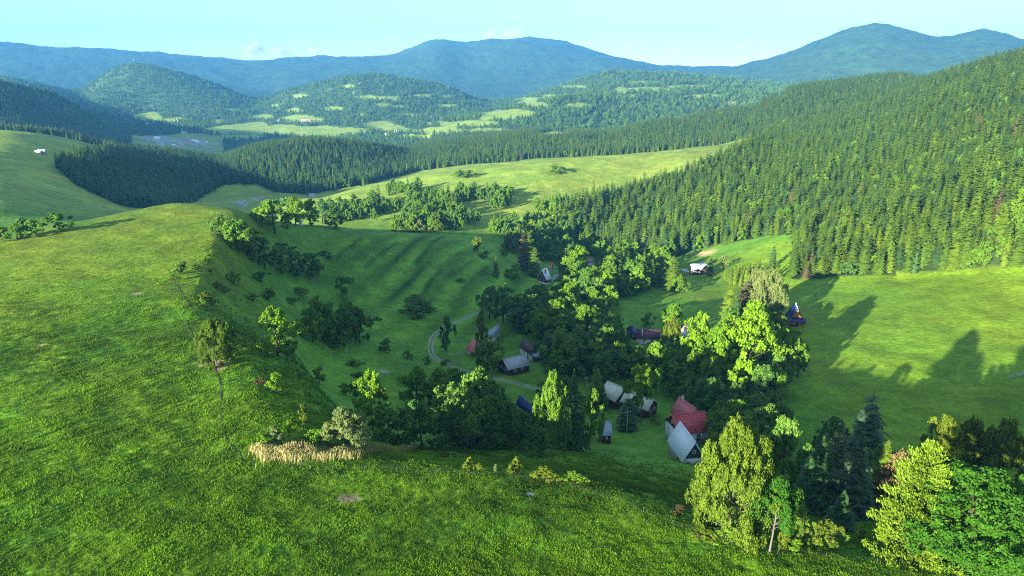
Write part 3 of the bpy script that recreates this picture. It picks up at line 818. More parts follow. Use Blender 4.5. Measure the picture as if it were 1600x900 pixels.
T('sprucefine', 'pineblue', 1298, 770, 118, 60, 'grey green spruce in shade between the two dark spruces')
T('round', 'deep', 1250, 770, 84, 56, 'dark leafy tree squeezed between round dark tree and very dark spruce')
T('round', 'deep', 1358, 770, 84, 60, 'shaded leafy tree left of the brownish pine')
T('round', 'leaf', 1430, 770, 70, 56, 'green tree in shade left of the three yellow birches')
T('willow', 'willow', 543, 700, 72, 70, 'pale grey green willow dome rising behind the dry reeds')
T('tall', 'lime', 584, 682, 106, 62, 'tall bright lime green tree behind the pale willow', i=0)
T('round', 'deep', 612, 694, 70, 58, 'dark green tree low on the right side of the tall lime tree')
T('small', 'lime', 637, 699, 36, 30, 'small bright green tree at the right end of the reeds')
T('bush', 'lime', 500, 694, 30, 44, 'green shrub left of the pale willow behind the reeds')
T('bush', 'willow', 432, 690, 30, 26, 'shrub with white blossom at the left end of the reeds')
T('bush', 'lime', 414, 694, 22, 26, 'yellowish shrub left of the white blossom shrub')
T('small', 'lime', 452, 682, 28, 18, 'slim green sapling behind the white blossom shrub')
T('small', 'olive', 476, 661, 32, 14, 'slender sapling alone on the shaded slope above the reeds')
T('small', 'lime', 430, 615, 36, 30, 'small lit yellow green tree alone on the shaded slope')
T('bush', 'brown', 408, 601, 14, 20, 'dry brown bush close left of the small lit tree')
T('small', 'leaf', 499, 599, 28, 24, 'small round tree in the hollow, half lit on its left side')
T('small', 'lime', 541, 618, 22, 20, 'small lime tree left of the tall lime tree')
T('small', 'olive', 557, 622, 30, 20, 'young yellowish tree touching the tall lime tree')
T('bush', 'deep', 602, 547, 20, 24, 'round dark shrub alone in the middle of the bowl')
T('bush', 'deep', 637, 561, 16, 18, 'smaller dark shrub right of the round dark shrub in the bowl')
T('bush', 'deep', 668, 568, 14, 14, 'dark shrub beside the inside of the road bend')
T('bush', 'leaf', 553, 572, 12, 28, 'low flat shrub in the shaded bottom of the bowl')
T('round', 'lime', 434, 558, 82, 72, 'broad tree with a bright left side alone above the shaded bowl')
T('bush', 'deep', 452, 556, 34, 34, 'dark low tree at the right foot of the bright sided tree')
for a in [(489,534,58,40,'leaf','left edge'),(505,532,74,40,'lime','tallest top'),(520,540,70,34,'lime','second top'),(536,538,64,38,'deep','front middle'),(548,530,70,36,'lime','third lit top'),(562,536,58,40,'deep','right edge'),(528,543,40,40,'deep','front foot')]:
    T('round', a[4], a[0], a[1], a[2], a[3], 'tree at the %s of the dense clump in the bowl' % a[5], 'trees of the clump in the bowl')
T('birch', 'birch', 338, 568, 74, 58, 'olive birch standing on the bare sandy patch by the path', i=0)
T('round', 'deep', 366, 562, 62, 34, 'dark tree close behind the birch on the sandy patch')
T('small', 'leaf', 356, 545, 46, 30, 'green tree between the path birch and its dark neighbour')
for (u, v, h, w, m, t) in [(284,428,22,34,'deep','dark spreading shrub beside the path where it bends over the hill'),(325,408,13,18,'lime','bright round shrub high in the hollow'),
    (365,442,22,22,'lime','lit yellow green bush in the middle of the hollow'),(340,452,15,14,'olive','pale shrub left of the lit bush in the hollow'),(352,458,14,16,'leaf','green shrub under the lit bush in the hollow'),
    (320,470,17,18,'olive','yellowish shrub above the path birch'),(332,476,14,16,'olive','second yellowish shrub above the path birch'),(316,478,14,18,'leaf','low shrub nearest to the path in the hollow'),(312,446,12,16,'leaf','low shrub between path and hollow'),
    (272,438,10,14,'olive','tiny yellow shrub at the path bend'),(395,470,14,20,'deep','dark shrub at the right rim of the hollow'),(420,470,22,34,'deep','wide dark shrub below the clump on the spur'),(408,440,20,30,'deep','dark shrub at the foot of the spur trees'),
    (330,425,8,12,'olive','speck of a yellow shrub in the upper hollow'),(307,420,8,14,'leaf','low green shrub under the hill crest')]:
    T('bush', m, u, v, h, w, t)
for (u, v, h, w, m, t) in [(343,366,34,26,'deep','dark round tree at the left end of the spur trees'),(372,392,54,46,'leaf','broad green tree on the spur crest'),(398,404,52,44,'leaf','green tree right of the broad spur tree'),
    (362,382,34,30,'leaf','small green tree under the broad spur tree'),(415,420,56,44,'deep','dark tree in the middle of the shaded spur clump'),(440,428,52,44,'deep','dark tree low in the spur clump'),(465,432,50,40,'deep','dark tree at the right of the spur clump'),
    (488,434,42,38,'deep','low dark tree ending the spur clump'),(430,364,58,56,'leaf','big bright tree on the spur crest under the valley houses'),(408,350,30,28,'lime','small bright tree left of the big spur crest tree'),
    (462,352,46,40,'leaf','tree right of the big spur crest tree'),(486,352,44,36,'leaf','leafy tree with a pale stem on the crest line'),(504,350,40,30,'deep','dark tree on the crest line'),(525,358,30,28,'deep','low dark tree at the right end of the crest line'),(452,346,40,34,'leaf','tall tree behind the spur crest')]:
    T('round', m, u, v, h, w, t)
T('round', 'leaf', 95, 361, 32, 40, 'round dense tree alone on the crest of the lit hill')
for (u, v, h, w, m, t) in [(54,370,28,36,'leaf','rounded bush tree left of the lone crest tree'),(27,374,26,36,'leaf','bush tree at the hill edge, second from the frame edge'),(5,378,26,30,'lime','bush tree cut by the left frame edge'),(38,364,26,24,'deep','darker tree top behind the hill edge bushes')]:
    T('round', m, u, v, h, w, t)
T('small', 'leaf', 534, 463, 36, 24, 'small dark tree at the top left of the terraced slope')
T('small', 'olive', 747, 394, 26, 18, 'light tree on the terraced slope above the dark patch')
T('bush', 'leaf', 757, 402, 12, 22, 'low shrub beside the light terrace tree')
T('spruce', 'olive', 775, 432, 32, 14, 'slim yellow spruce at the right end of the terraces')
T('bush', 'lime', 802, 436, 26, 34, 'lit shrub tree right of the slim yellow spruce')
T('bush', 'leaf', 785, 400, 14, 22, 'low shrub at the top right of the terraced slope')
for (u, v, h, w, m, t) in [(817,422,58,24,'deadspr','brownish spruce by the steep grey roofed cottage'),(826,424,60,26,'sprlight','tall green spruce right of the brownish spruce'),(835,432,46,26,'spruce','shorter spruce left of the grey roofed cottage')]:
    T('spruce', m, u, v, h, w, t)
T('round', 'lime', 899, 430, 46, 40, 'lit tree right of the steep grey roofed cottage')
T('tall', 'willow', 884, 424, 34, 12, 'bare pale tree between the red post and the lit tree')
for (u, v, h, w, m, k, t) in [(765,500,54,36,'deep','round','dark tree beside the upper end of the road'),(786,505,60,36,'deep','round','dark tree above the white blue roof'),(752,560,66,22,'olive','tall','slender yellow topped tree hiding the small red roof'),
    (771,578,52,40,'leaf','round','green tree between the small red roof and the grey barn roof'),(757,582,46,30,'deep','round','dark tree left of the grey barn roof'),(698,548,54,26,'deep','small','dark tree inside the road bend by the pole'),
    (697,570,12,16,'leaf','bush','small shrub on the lawn inside the road bend'),(803,505,34,22,'olive','tall','yellow tree right of the white blue roof'),(812,520,46,40,'deep','round','dark tree above the brown roof'),(838,520,58,44,'deep','round','large dark tree behind the brown roof')]:
    T(k, m, u, v, h, w, t)
for (u, v, h, w, m, k, t) in [(862,707,114,50,'leaf','birchs','tall birch with a yellow lit top in front of the blue roof'),(894,702,114,40,'sprdark','sprucefine','dark spruce between the yellow topped birch and the green poplar'),
    (930,640,64,28,'olive','spruce','yellow lit conifer left of the long pale roof'),(921,704,92,34,'leaf','tall','green poplar in front of the small blue grey roof'),(1001,664,92,50,'lime','lolly','lit round tree on a bare pale trunk before the long pale roof'),
    (979,672,52,38,'sprdark','spruce','dark spruce under the long pale roof'),(940,640,40,22,'sprdark','spruce','small dark conifer at the left end of the long pale roof'),(1019,658,12,12,'lime','bush','tiny ball shaped bush by the long pale roof'),(1026,664,8,10,'lime','bush','tiny shrub right of the ball bush')]:
    T(k, m, u, v, h, w, t, i=0 if k in ('lolly',) else None)
for (u, v, h, w, m, k, t) in [(705,702,96,80,'deep','round','massive dark round tree behind the right end of the reeds'),(660,700,78,60,'deep','round','dark tree left of the massive dark round tree'),(748,696,116,74,'deep','round','large dark tree right of the massive dark round tree'),
    (650,640,66,60,'lime','round','broad bright green tree above the dark trees near the reeds'),(688,636,58,50,'leaf','round','green tree with lit top just below the road bend'),(712,620,46,40,'lime','round','small lit tree touching the road bend'),
    (798,700,72,50,'deep','round','dark tree left of the blue roof'),(776,700,60,44,'deep','round','dark tree behind the two low yellow shrubs'),(727,700,56,22,'sprdark','spruce','small dark spruce in front of the massive dark trees'),(820,702,40,34,'deep','round','low dark tree beneath the blue roof'),(846,715,44,32,'deep','round','low dark tree at the lower village edge')]:
    T(k, m, u, v, h, w, t)
for (u, v, h, w, m, k, t) in [(1158,618,136,86,'lime','round','biggest lime green tree, lit from top to waist, left of the blue cabin'),(1118,600,96,64,'lime','round','lime green tree joined to the left of the biggest one'),(1086,592,98,56,'lime','tall','lit tree over the maroon roof, left of the big lime trees'),
    (1142,640,60,44,'lime','small','bright low tree below the biggest lime tree'),(1185,560,76,46,'deep','round','dark tree behind the biggest lime tree'),(1198,500,76,58,'willow','birch','pale airy tree at the head of the tree row'),
    (1178,500,76,40,'willow','birch','pale tree joined to the left of the airy tree'),(1136,510,70,34,'sprlight','spruce','lit yellow spruce at the left of the row head'),(1157,505,66,30,'deadspr','spruce','brown spruce in the row head'),(1147,512,60,26,'sprdark','spruce','dark spruce between yellow and brown spruces'),
    (1214,545,56,34,'olive','tall','yellow green tree left of the blue cabin'),(1236,570,52,34,'leaf','round','dark edged tree below the blue cabin'),(1238,596,66,30,'leaf','tall','tree at the meadow edge under the cabin'),(1218,600,84,40,'lime','tall','lit tree in the row left of the meadow edge'),
    (1200,580,70,40,'deep','round','dark tree inside the row below the airy tree'),(1248,586,44,18,'olive','tall','thin lit tree at the sharp meadow shadow edge'),(1190,640,70,54,'deep','round','dark tree at the lower end of the row'),
    (1051,520,48,36,'lime','round','lit tree at the edge of the small shaded meadow'),(1010,512,26,24,'lime','small','small lit tree behind the maroon roof'),(966,514,28,14,'sprdark','spruce','small spruce at the shaded meadow edge'),(946,510,42,16,'sprdark','spruce','dark spruce left of the shaded meadow'),
    (1048,542,46,26,'olive','birchs','yellow birch at the right end of the maroon roof'),(919,540,66,54,'lime','round','big bright tree in the grove left of the shaded meadow'),(866,530,60,42,'lime','round','bright tree in the grove above the brown roof'),(895,520,52,36,'lime','tall','tall bright tree in the grove'),
    (1050,452,52,34,'sprlight','spruce','light spruce left of the white blue farmhouse'),(1109,430,30,18,'sprdark','spruce','pointed dark spruce right of the white blue farmhouse'),(1131,420,22,16,'willow','small','pale small tree below the bare sandy yard'),(1064,458,30,24,'lime','round','bright tree below the light spruce')]:
    T(k, m, u, v, h, w, t)
for (u, v, h, w, m, t) in [(692,716,13,22,'olive','low yellow shrub pair, left one above the wire fence'),(708,715,12,16,'lime','low yellow shrub pair, right one above the wire fence'),(731,734,22,18,'olive','pointed yellow shrub above the wire fence'),(748,736,16,20,'olive','shrub right of the pointed yellow shrub'),
    (775,738,14,10,'willow','tiny pale shrub above the wire fence'),(806,741,30,22,'olive','taller yellow shrub left of the wide shrub by the fence'),(851,750,26,38,'olive','wide yellow green shrub behind the wire fence'),(896,752,20,36,'leaf','grey green shrub right of the wide shrub')]:
    T('bush', m, u, v, h, w, t)
for (u, v, h, w, t) in [(870,272,16,26,'single dark bush on the light spur meadow'),(720,278,14,24,'left part of the bush pair on the spur meadow'),(735,277,13,22,'right part of the bush pair on the spur meadow'),(540,318,9,12,'small dark bush on the lower spur meadow'),(763,306,14,24,'bush at the left end of the hedge on the spur meadow'),(780,304,14,26,'bush in the middle of the spur meadow hedge'),(794,302,13,22,'bush at the right end of the spur meadow hedge')]:
    T('round', 'deep', u, v, h, w, t)

for (u, v, h, w) in [(505,400,10,22),(515,405,8,18),(470,460,14,32),(455,474,12,26),(590,500,7,14),(645,470,9,26),(655,480,11,34),(640,488,10,30),(668,488,9,28),(655,498,8,24),(560,590,9,26),(470,590,10,22),(720,440,7,16),(480,505,12,24),(466,516,12,20),(545,440,8,18)]:
    T('bush', 'deep' if (u + v) % 3 else 'leaf', u, v, h, w, 'low dark scrub bush on the shaded slope of the bowl', 'scrub on the slopes of the bowl')

LANDMARKS = [(1066,640,'the light red steep roof'),(1068,690,'the pale steep roof'),(962,612,'the long pale barn roof'),(1000,660,'the bare pale trunk'),(948,675,'the small blue grey roof'),(894,685,'the dark brown roof'),(824,632,'the dark blue roof'),
             (803,568,'the grey barn roof'),(824,542,'the brown roof'),(736,542,'the small red cottage'),(771,518,'the white blue roof'),(1013,522,'the maroon roof'),(1070,515,'the pinkish gable'),(848,432,'the steep roofed cottage'),(1087,415,'the white blue farmhouse'),
             (920,408,'the pink roof'),(1158,545,'the biggest lime tree'),(1244,492,'the blue cabin'),(690,535,'the road bend'),(960,490,'the small shaded meadow'),(1205,460,'the pale airy tree'),(1222,700,'the round dark tree'),(705,650,'the massive dark round tree')]
TONE = {'leaf': 'mid green', 'lime': 'bright lime', 'deep': 'dark green', 'spruce': 'green', 'sprlight': 'yellow green', 'sprdark': 'dark', 'birch': 'olive', 'willow': 'pale grey green', 'deadspr': 'brownish'}
def describe(kind, m, H, h0, h1, u, v, tail):
    best = min(LANDMARKS, key=lambda L: (L[0] - u) ** 2 + (1.4 * (L[1] - v)) ** 2)
    du, dv = u - best[0], v - best[1]; d = math.hypot(du, dv)
    far = 'close ' if d < 28 else ('' if d < 60 else 'well ')
    rel = ('left of' if du < 0 else 'right of') if abs(du) > 1.3 * abs(dv) else ('behind' if dv < 0 else 'in front of')
    size = 'tall' if H > h0 + .66 * (h1 - h0) else ('low' if H < h0 + .33 * (h1 - h0) else 'middling')
    return '%s %s %s %s%s %s, %s' % (size, TONE[m], kind, far, rel, best[2], tail)

# ------------------------------------------------------------------ groves filled with trees of one look
HOUSE_PX = [(1035,612,1108,722),(938,590,1034,645),(884,655,960,700),(806,612,838,648),(775,525,850,586),(720,525,745,556),(760,503,785,530),(982,508,1035,532),(1058,503,1085,530),(1232,475,1260,508),(835,408,872,440),(1065,402,1108,428),(905,605,923,616),(912,402,930,414)]
NO_BASE = [[(660,478),(760,478),(745,510),(775,562),(800,590),(835,612),(770,612),(690,577),(660,540)],[(940,505),(955,478),(1020,452),(1125,458),(1128,492),(1080,522),(985,514)],
           [(955,650),(1045,650),(1038,705),(1000,765),(900,765),(800,722),(960,700)],[(1060,395),(1250,365),(1250,440),(1060,432)],[(1255,430),(1700,410),(1700,690),(1230,690),(1215,620)]]
def fits(u, v, h, w):
    for (a, b, c, d) in HOUSE_PX:
        if v > b + 4 and v - h < d and u + w * .5 > a and u - w * .5 < c and v > d - 6 and v - h * 1.0 < d - 3: return False
    return not any(bool(in_poly(np.array([u]), np.array([v]), p)[0]) for p in NO_BASE)
GROVES = [
 ([(700,600),(790,640),(880,640),(940,600),(990,590),(1060,620),(1120,650),(1180,640),(1230,640),(1210,740),(1110,720),(1110,660),(1030,610),(960,590),(900,650),(890,705),(700,700)], 55, 4.5, (10, 15), 'lower grove', 'trees of the lower village grove', ['deep','leaf','leaf']),
 ([(800,520),(830,470),(860,440),(960,450),(950,520),(990,540),(1080,545),(1110,600),(1060,625),(990,595),(940,585),(870,600),(850,570),(845,540)], 85, 4.5, (12, 18), 'village grove', 'trees of the middle village grove', ['leaf','leaf','lime','deep','lime']),
 ([(800,380),(860,345),(960,395),(1050,412),(1055,445),(1000,462),(940,470),(880,440),(872,415),(840,408)], 80, 5.0, (12, 18), 'upper grove', 'trees of the grove under the forest', ['leaf','leaf','spruce','lime','leaf']),
 ([(1125,520),(1180,500),(1240,560),(1225,640),(1180,700),(1110,650),(1110,600)], 30, 4.0, (11, 16), 'meadow row', 'trees of the row by the right meadow', ['leaf','deep','lime']),
 ([(1125,436),(1238,420),(1238,436),(1150,448)], 26, 4, (8, 13), 'conifer strip', 'conifers of the strip by the small meadow', ['spruce','sprlight']),
]
for poly, want, gap, (h0, h1), label, group, mats in GROVES:
    us, vs = [p[0] for p in poly], [p[1] for p in poly]
    got = tries = 0
    while got < want and tries < want * 14:
        tries += 1
        u, v = random.uniform(min(us), max(us)), random.uniform(min(vs), max(vs))
        if not in_poly(np.array([u]), np.array([v]), poly)[0]: continue
        p = P(u, v, 120, 900)
        H = random.uniform(h0, h1); W = H * random.uniform(0.62, 0.85)
        mpp = (p[1] * CP - (p[2] - ZC) * SP) / F_PX
        m = random.choice(mats)
        con = m.startswith('spr')
        if con: W = H * 0.38; H *= 1.25
        if not fits(u, v, H / mpp, W / mpp): continue
        if any((p[0] - q[0]) ** 2 + (p[1] - q[1]) ** 2 < (0.55 * (W / 2 + q[2])) ** 2 + 4 for q in TREE_PTS): continue
        TREE_PTS.append((p[0], p[1], W / 2, u, v, H / mpp, W / mpp))
        key = 'spruce' if con else random.choice(['round', 'round', 'tall', 'small'] if p[3] > 300 else ['round', 'round', 'tall'])
        add_tree(key, random.randrange(9), p[:3], H, W, describe('conifer' if con else 'tree', m, H, h0 * (1.25 if con else 1), h1 * (1.25 if con else 1), u, v, label), 'tree', NAME[key], group, m)
        got += 1
    print(group, got)

# ------------------------------------------------------------------ woods: the largest spruces one by one, the rest as one mass each
def jitter_grid(r0, r1, a0, a1, step):
    """points over a sector, evenly spread"""
    th0, th1 = D(a0), D(a1)
    xs = np.arange(r1 * math.sin(th0) - step if th0 < 0 else 0, r1 * math.sin(th1) + step, step)
    ys = np.arange(r0 * 0.6, r1, step)
    X, Y = np.meshgrid(xs, ys)
    X = X + rng.uniform(-.48, .48, X.shape) * step; Y = Y + rng.uniform(-.48, .48, Y.shape) * step
    X, Y = X.ravel(), Y.ravel(); r = np.hypot(X, Y); t = np.arctan2(X, Y)
    k = (r > r0) & (r < r1) & (t > th0) & (t < th1)
    return X[k], Y[k]

def mass(name, label, pts, protos, cat=None, Z=None):
    """one mass of trees: every point carries an instance of one of the real trees' crowns"""
    XY, Hs, Ws, kind = pts
    me = bpy.data.meshes.new(name)
    if Z is None: Z = height(XY[:, 0], XY[:, 1])
    co = np.column_stack([XY, Z]).astype(np.float32)
    me.vertices.add(len(co)); me.vertices.foreach_set('co', co.ravel())
    a = me.attributes.new('size', 'FLOAT_VECTOR', 'POINT'); a.data.foreach_set('vector', np.column_stack([Ws, Ws, Hs]).astype(np.float32).ravel())
    a = me.attributes.new('turn', 'FLOAT', 'POINT'); a.data.foreach_set('value', rng.uniform(0, 6.28, len(co)).astype(np.float32))
    a = me.attributes.new('sort', 'INT', 'POINT'); a.data.foreach_set('value', kind.astype(np.int32))
    o = bpy.data.objects.new(name, me); COL.objects.link(o)
    o['kind'] = 'stuff'; o['label'] = label
    if cat: o['category'] = cat
    ng = bpy.data.node_groups.new(name, 'GeometryNodeTree')
    ng.interface.new_socket('Geometry', in_out='INPUT', socket_type='NodeSocketGeometry')
    ng.interface.new_socket('Geometry', in_out='OUTPUT', socket_type='NodeSocketGeometry')
    n, l = ng.nodes, ng.links
    gi, go = n.new('NodeGroupInput'), n.new('NodeGroupOutput')
    def attr(nm, ty):
        q = n.new('GeometryNodeInputNamedAttribute'); q.data_type = ty; q.inputs['Name'].default_value = nm; return q.outputs['Attribute']
    size, turn, sort = attr('size', 'FLOAT_VECTOR'), attr('turn', 'FLOAT'), attr('sort', 'INT')
    cx = n.new('ShaderNodeCombineXYZ'); l.new(turn, cx.inputs['Z'])
    jn = n.new('GeometryNodeJoinGeometry')
    for i, po in enumerate(protos):
        oi = n.new('GeometryNodeObjectInfo'); oi.transform_space = 'ORIGINAL'; oi.inputs['As Instance'].default_value = True
        oi.inputs['Object'].default_value = po
        cmp = n.new('FunctionNodeCompare'); cmp.data_type = 'INT'; cmp.operation = 'EQUAL'
        l.new(sort, cmp.inputs[2]); cmp.inputs[3].default_value = i
        ip = n.new('GeometryNodeInstanceOnPoints')
        l.new(gi.outputs[0], ip.inputs['Points']); l.new(cmp.outputs[0], ip.inputs['Selection']); l.new(oi.outputs['Geometry'], ip.inputs['Instance'])
        l.new(cx.outputs[0], ip.inputs['Rotation']); l.new(size, ip.inputs['Scale'])
        l.new(ip.outputs[0], jn.inputs[0])
    l.new(jn.outputs[0], go.inputs[0])
    md = o.modifiers.new('instances', 'NODES'); md.node_group = ng
    return o

def crown_of(e):
    return [c for c in e.children if c.name.startswith('crown')][0]

def gather(code, r0, r1, a0, a1, step, top):
    X, Y = jitter_grid(r0, r1, a0, a1, step)
    Z = height(X, Y)
    ok = (cover(X, Y, Z) == code)
    X, Y, Z = X[ok], Y[ok], Z[ok]
    vis = visible(X, Y, top)
    return X[vis], Y[vis]

X, Y = gather(1, 420, 1750, -2, 46, 4.8, 24)
r = np.hypot(X, Y)
# gaps and clusters
gapn = fbm(X / 35, Y / 35, 201, 3)
keep = gapn > -0.50
X, Y, r = X[keep], Y[keep], r[keep]
order = np.argsort(r); X, Y = X[order], Y[order]
Hs = rng.normal(15.5, 4.2, len(X)).clip(5, 25) * (1 + 0.35 * fbm(X / 60, Y / 60, 202, 2)); Ws = (3.4 + Hs * .22) * rng.uniform(0.68, 1.4, len(X))
print('right wood', len(X))
NIND = 230
def edge_spot(x, y, z):
    u, v = project(np.array([x]), np.array([y]), np.array([z])); u = float(u[0])
    row = 'front row' if math.hypot(x, y) < 452 else 'back row'
    for lim, t in ((960, 'behind the upper grove'), (1060, 'left of the white blue farmhouse'), (1140, 'behind the bare sandy yard'), (1240, 'above the small lit meadow'), (1300, 'where both meadows meet'),
                   (1370, 'left of the big tree shadow tips'), (1440, 'above the middle of the right meadow'), (1510, 'above the right half of the meadow'), (1570, 'near the right frame edge'), (9999, 'at the right frame edge')):
        if u < lim: return row + ' ' + t
edge_protos = []
for i in range(NIND):
    z = float(height(X[i], Y[i]))
    q = rng.random()
    m = 'spruce' if q < .62 else ('sprlight' if q < .84 else ('sprdark' if q < .985 else 'deadspr'))
    broad = rng.random() < 0.08
    if broad:
        e = add_tree('round', i, (X[i], Y[i], z), Hs[i] * .6, Hs[i] * .5, 'broadleaf tree in the forest edge, %s' % edge_spot(X[i], Y[i], z), 'tree', 'broadleaf_tree', 'broadleaf trees along the forest edge', 'leaf')
    else:
        e = add_tree('spruce', i, (X[i], Y[i], z), Hs[i], Ws[i], '%s %s forest edge spruce, %s' % ('tall' if Hs[i] > 18 else ('low' if Hs[i] < 13 else 'middling'), TONE[m], edge_spot(X[i], Y[i], z)), 'tree', 'spruce_tree', 'spruces of the forest edge', None if m == 'spruce' else m)
        if m == 'spruce' and len(edge_protos) < 4: edge_protos.append(e)
def real(key, leafm, u, v, h, w, label):
    """a real tree of the scene whose crown mesh carries its own material, so that masses can repeat it"""
    crown, trunk = PROTO[key][0]
    e = T(key, None, u, v, h, w, label, i=0)
    c = crown_of(e); c.data = c.data.copy(); c.data.materials.clear(); c.data.materials.append(M[leafm])
    return e
lt = real('spruce', 'sprlight', 1488, 419, 70, 30, 'tall yellow green spruce standing forward at the foot of the forest')
dk = real('spruce', 'sprdark', 1206, 420, 40, 16, 'dark spruce near the corner of the small meadow')
dd = real('spruce', 'deadspr', 1290, 427, 38, 14, 'dead brown spruce at the foot of the forest')
bl = real('round', 'leaf', 1520, 417, 32, 36, 'round green broadleaf tree at the foot of the spruce forest')
ob = real('round', 'deep', 1322, 430, 24, 30, 'dark round broadleaf tree at the foot of the spruce forest')
protos = [crown_of(e) for e in edge_protos] + [crown_of(e) for e in (lt, dk, dd, bl, ob)]
NP = len(edge_protos)
def sorts(n, light=.2, dark=.1, dead=.01, broad=.05, deep=0.0):
    q = rng.random(n); k = rng.integers(0, NP, n)
    c = 0
    for i, f in enumerate((light, dark, dead, broad, deep)):
        k = np.where((q > c) & (q <= c + f), NP + i, k); c += f
    return k
def fix(k, Hs, Ws):
    b = k >= NP + 3
    return np.where(b, Hs * 0.62, Hs), np.where(b, Hs * 0.5, Ws)
k = sorts(len(X) - NIND, .17, .17, .008, .08, .03)
h_, w_ = fix(k, Hs[NIND:], Ws[NIND:])
mass('spruce_forest', 'dense green spruce forest covering the whole right hill', (np.column_stack([X, Y])[NIND:], h_, w_, k), protos, 'forest')
for code, nm, lab, a0, a1, r0, r1, st, mix in ((2, 'dark_wood', 'dark spruce wood on the knoll left of the valley', -42, 2, 640, 1900, 6.2, (.02, .55, .01, .06, .06)),
                                               (3, 'flank_forest', 'spruce forest on the flank behind the light spur meadow', -40, 42, 1080, 2450, 7.5, (.12, .22, .02, .05, .03))):
    X, Y = gather(code, r0, r1, a0, a1, st, 22)
    Hs = rng.normal(17, 3, len(X)).clip(8, 24); Ws = Hs * rng.uniform(0.34, 0.5, len(X))
    k = sorts(len(X), *mix); h_, w_ = fix(k, Hs, Ws)
    print(nm, len(X))
    mass(nm, lab, (np.column_stack([X, Y]), h_, w_, k), protos, 'forest')
# mixed woodland in the fold below the spur meadow
BELT = [(505,345),(520,330),(575,318),(610,300),(650,288),(700,296),(750,308),(800,306),(800,318),(770,335),(745,352),(695,366),(600,362),(540,357)]
BELT2 = [(770,360),(800,335),(905,320),(900,375),(860,390),(800,400),(755,372)]
X, Y = jitter_grid(470, 1000, -20, 12, 6.5)
Z = height(X, Y); u, v = project(X, Y, Z); r = np.hypot(X, Y)
gl = fbm(X / 40, Y / 40, 301, 3)
ok = (in_poly(u, v, BELT) | in_poly(u, v, BELT2)) & (gl > -0.12) & visible(X, Y, 14) & (((u - 620) / 30) ** 2 + ((v - 316) / 9) ** 2 > 1) & (((u - 835) / 50) ** 2 + ((v - 340) / 8) ** 2 > 1)
X, Y = X[ok], Y[ok]
o = np.argsort(np.hypot(X, Y)); X, Y = X[o], Y[o]
Hs = rng.normal(12.5, 2.5, len(X)).clip(7, 19); Ws = Hs * rng.uniform(.55, .8, len(X))
print('belt', len(X))
NB = min(25, len(X))
for i in range(NB):
    m = ['leaf', 'deep', 'leaf', 'birch', 'deep', 'willow'][rng.integers(0, 6)]
    key = ['round', 'tall', 'round', 'small'][rng.integers(0, 4)]
    add_tree(key, i, (X[i], Y[i], float(height(X[i], Y[i]))), Hs[i], Ws[i], '%s %s tree in the woodland strip behind the terraced slope' % ('tall' if Hs[i] > 13 else 'low', TONE[m]), 'tree', 'broadleaf_tree', 'trees of the woodland behind the terraces', m)
if len(X) > NB:
    k = np.where(rng.random(len(X) - NB) < .5, NP + 3, NP + 4); q = rng.random(len(k)); k = np.where(q < .16, rng.integers(0, NP, len(k)), k)
    con = k < NP
    mass('woodland', 'mixed woodland in the fold below the light spur meadow', (np.column_stack([X, Y])[NB:], np.where(con, Hs[NB:] * 1.3, Hs[NB:]), np.where(con, Ws[NB:] * .6, Ws[NB:]), k), protos, 'wood')
# low trees and bushes that close the gaps of the groves
X, Y = jitter_grid(130, 640, -14, 30, 4.2)
Z = height(X, Y); u, v = project(X, Y, Z)
ok = np.zeros(len(X), bool)
for g_ in GROVES[:4]: ok |= in_poly(u, v, g_[0])
for p_ in NO_BASE: ok &= ~in_poly(u, v, p_)
for (a_, b_, c_, d_) in HOUSE_PX: ok &= ~((u > a_ - 4) & (u < c_ + 4) & (v > b_) & (v < d_ + 16))
X, Y = X[ok], Y[ok]
print('undergrowth', len(X))
Hs = rng.uniform(2.5, 6.5, len(X)); k = np.where(rng.random(len(X)) < .5, NP + 3, NP + 4)
mass('undergrowth', 'low trees and bushes filling the gaps of the village groves', (np.column_stack([X, Y]), Hs, Hs * rng.uniform(.8, 1.2, len(X)), k), protos, 'undergrowth')
# far woods: sparse crowns over the textured hills
X, Y = jitter_grid(2450, 5600, -38, 38, 17)
Z = height(X, Y); ok = (cover(X, Y, Z) == 4) & (rng.random(len(X)) < np.clip(1.25 - np.hypot(X, Y) / 5600, .25, 1))
X, Y = X[ok], Y[ok]; ok = visible(X, Y, 15, 0.0015); X, Y = X[ok], Y[ok]
print('far', len(X))
Hs = rng.normal(17, 3, len(X)).clip(9, 24); Ws = Hs * rng.uniform(.5, .8, len(X))
k = sorts(len(X), .12, .2, .01, .25, .2)
mass('far_woods', 'hazy wooded hills behind the valley town', (np.column_stack([X, Y]), Hs, Ws, k), protos, 'forest')
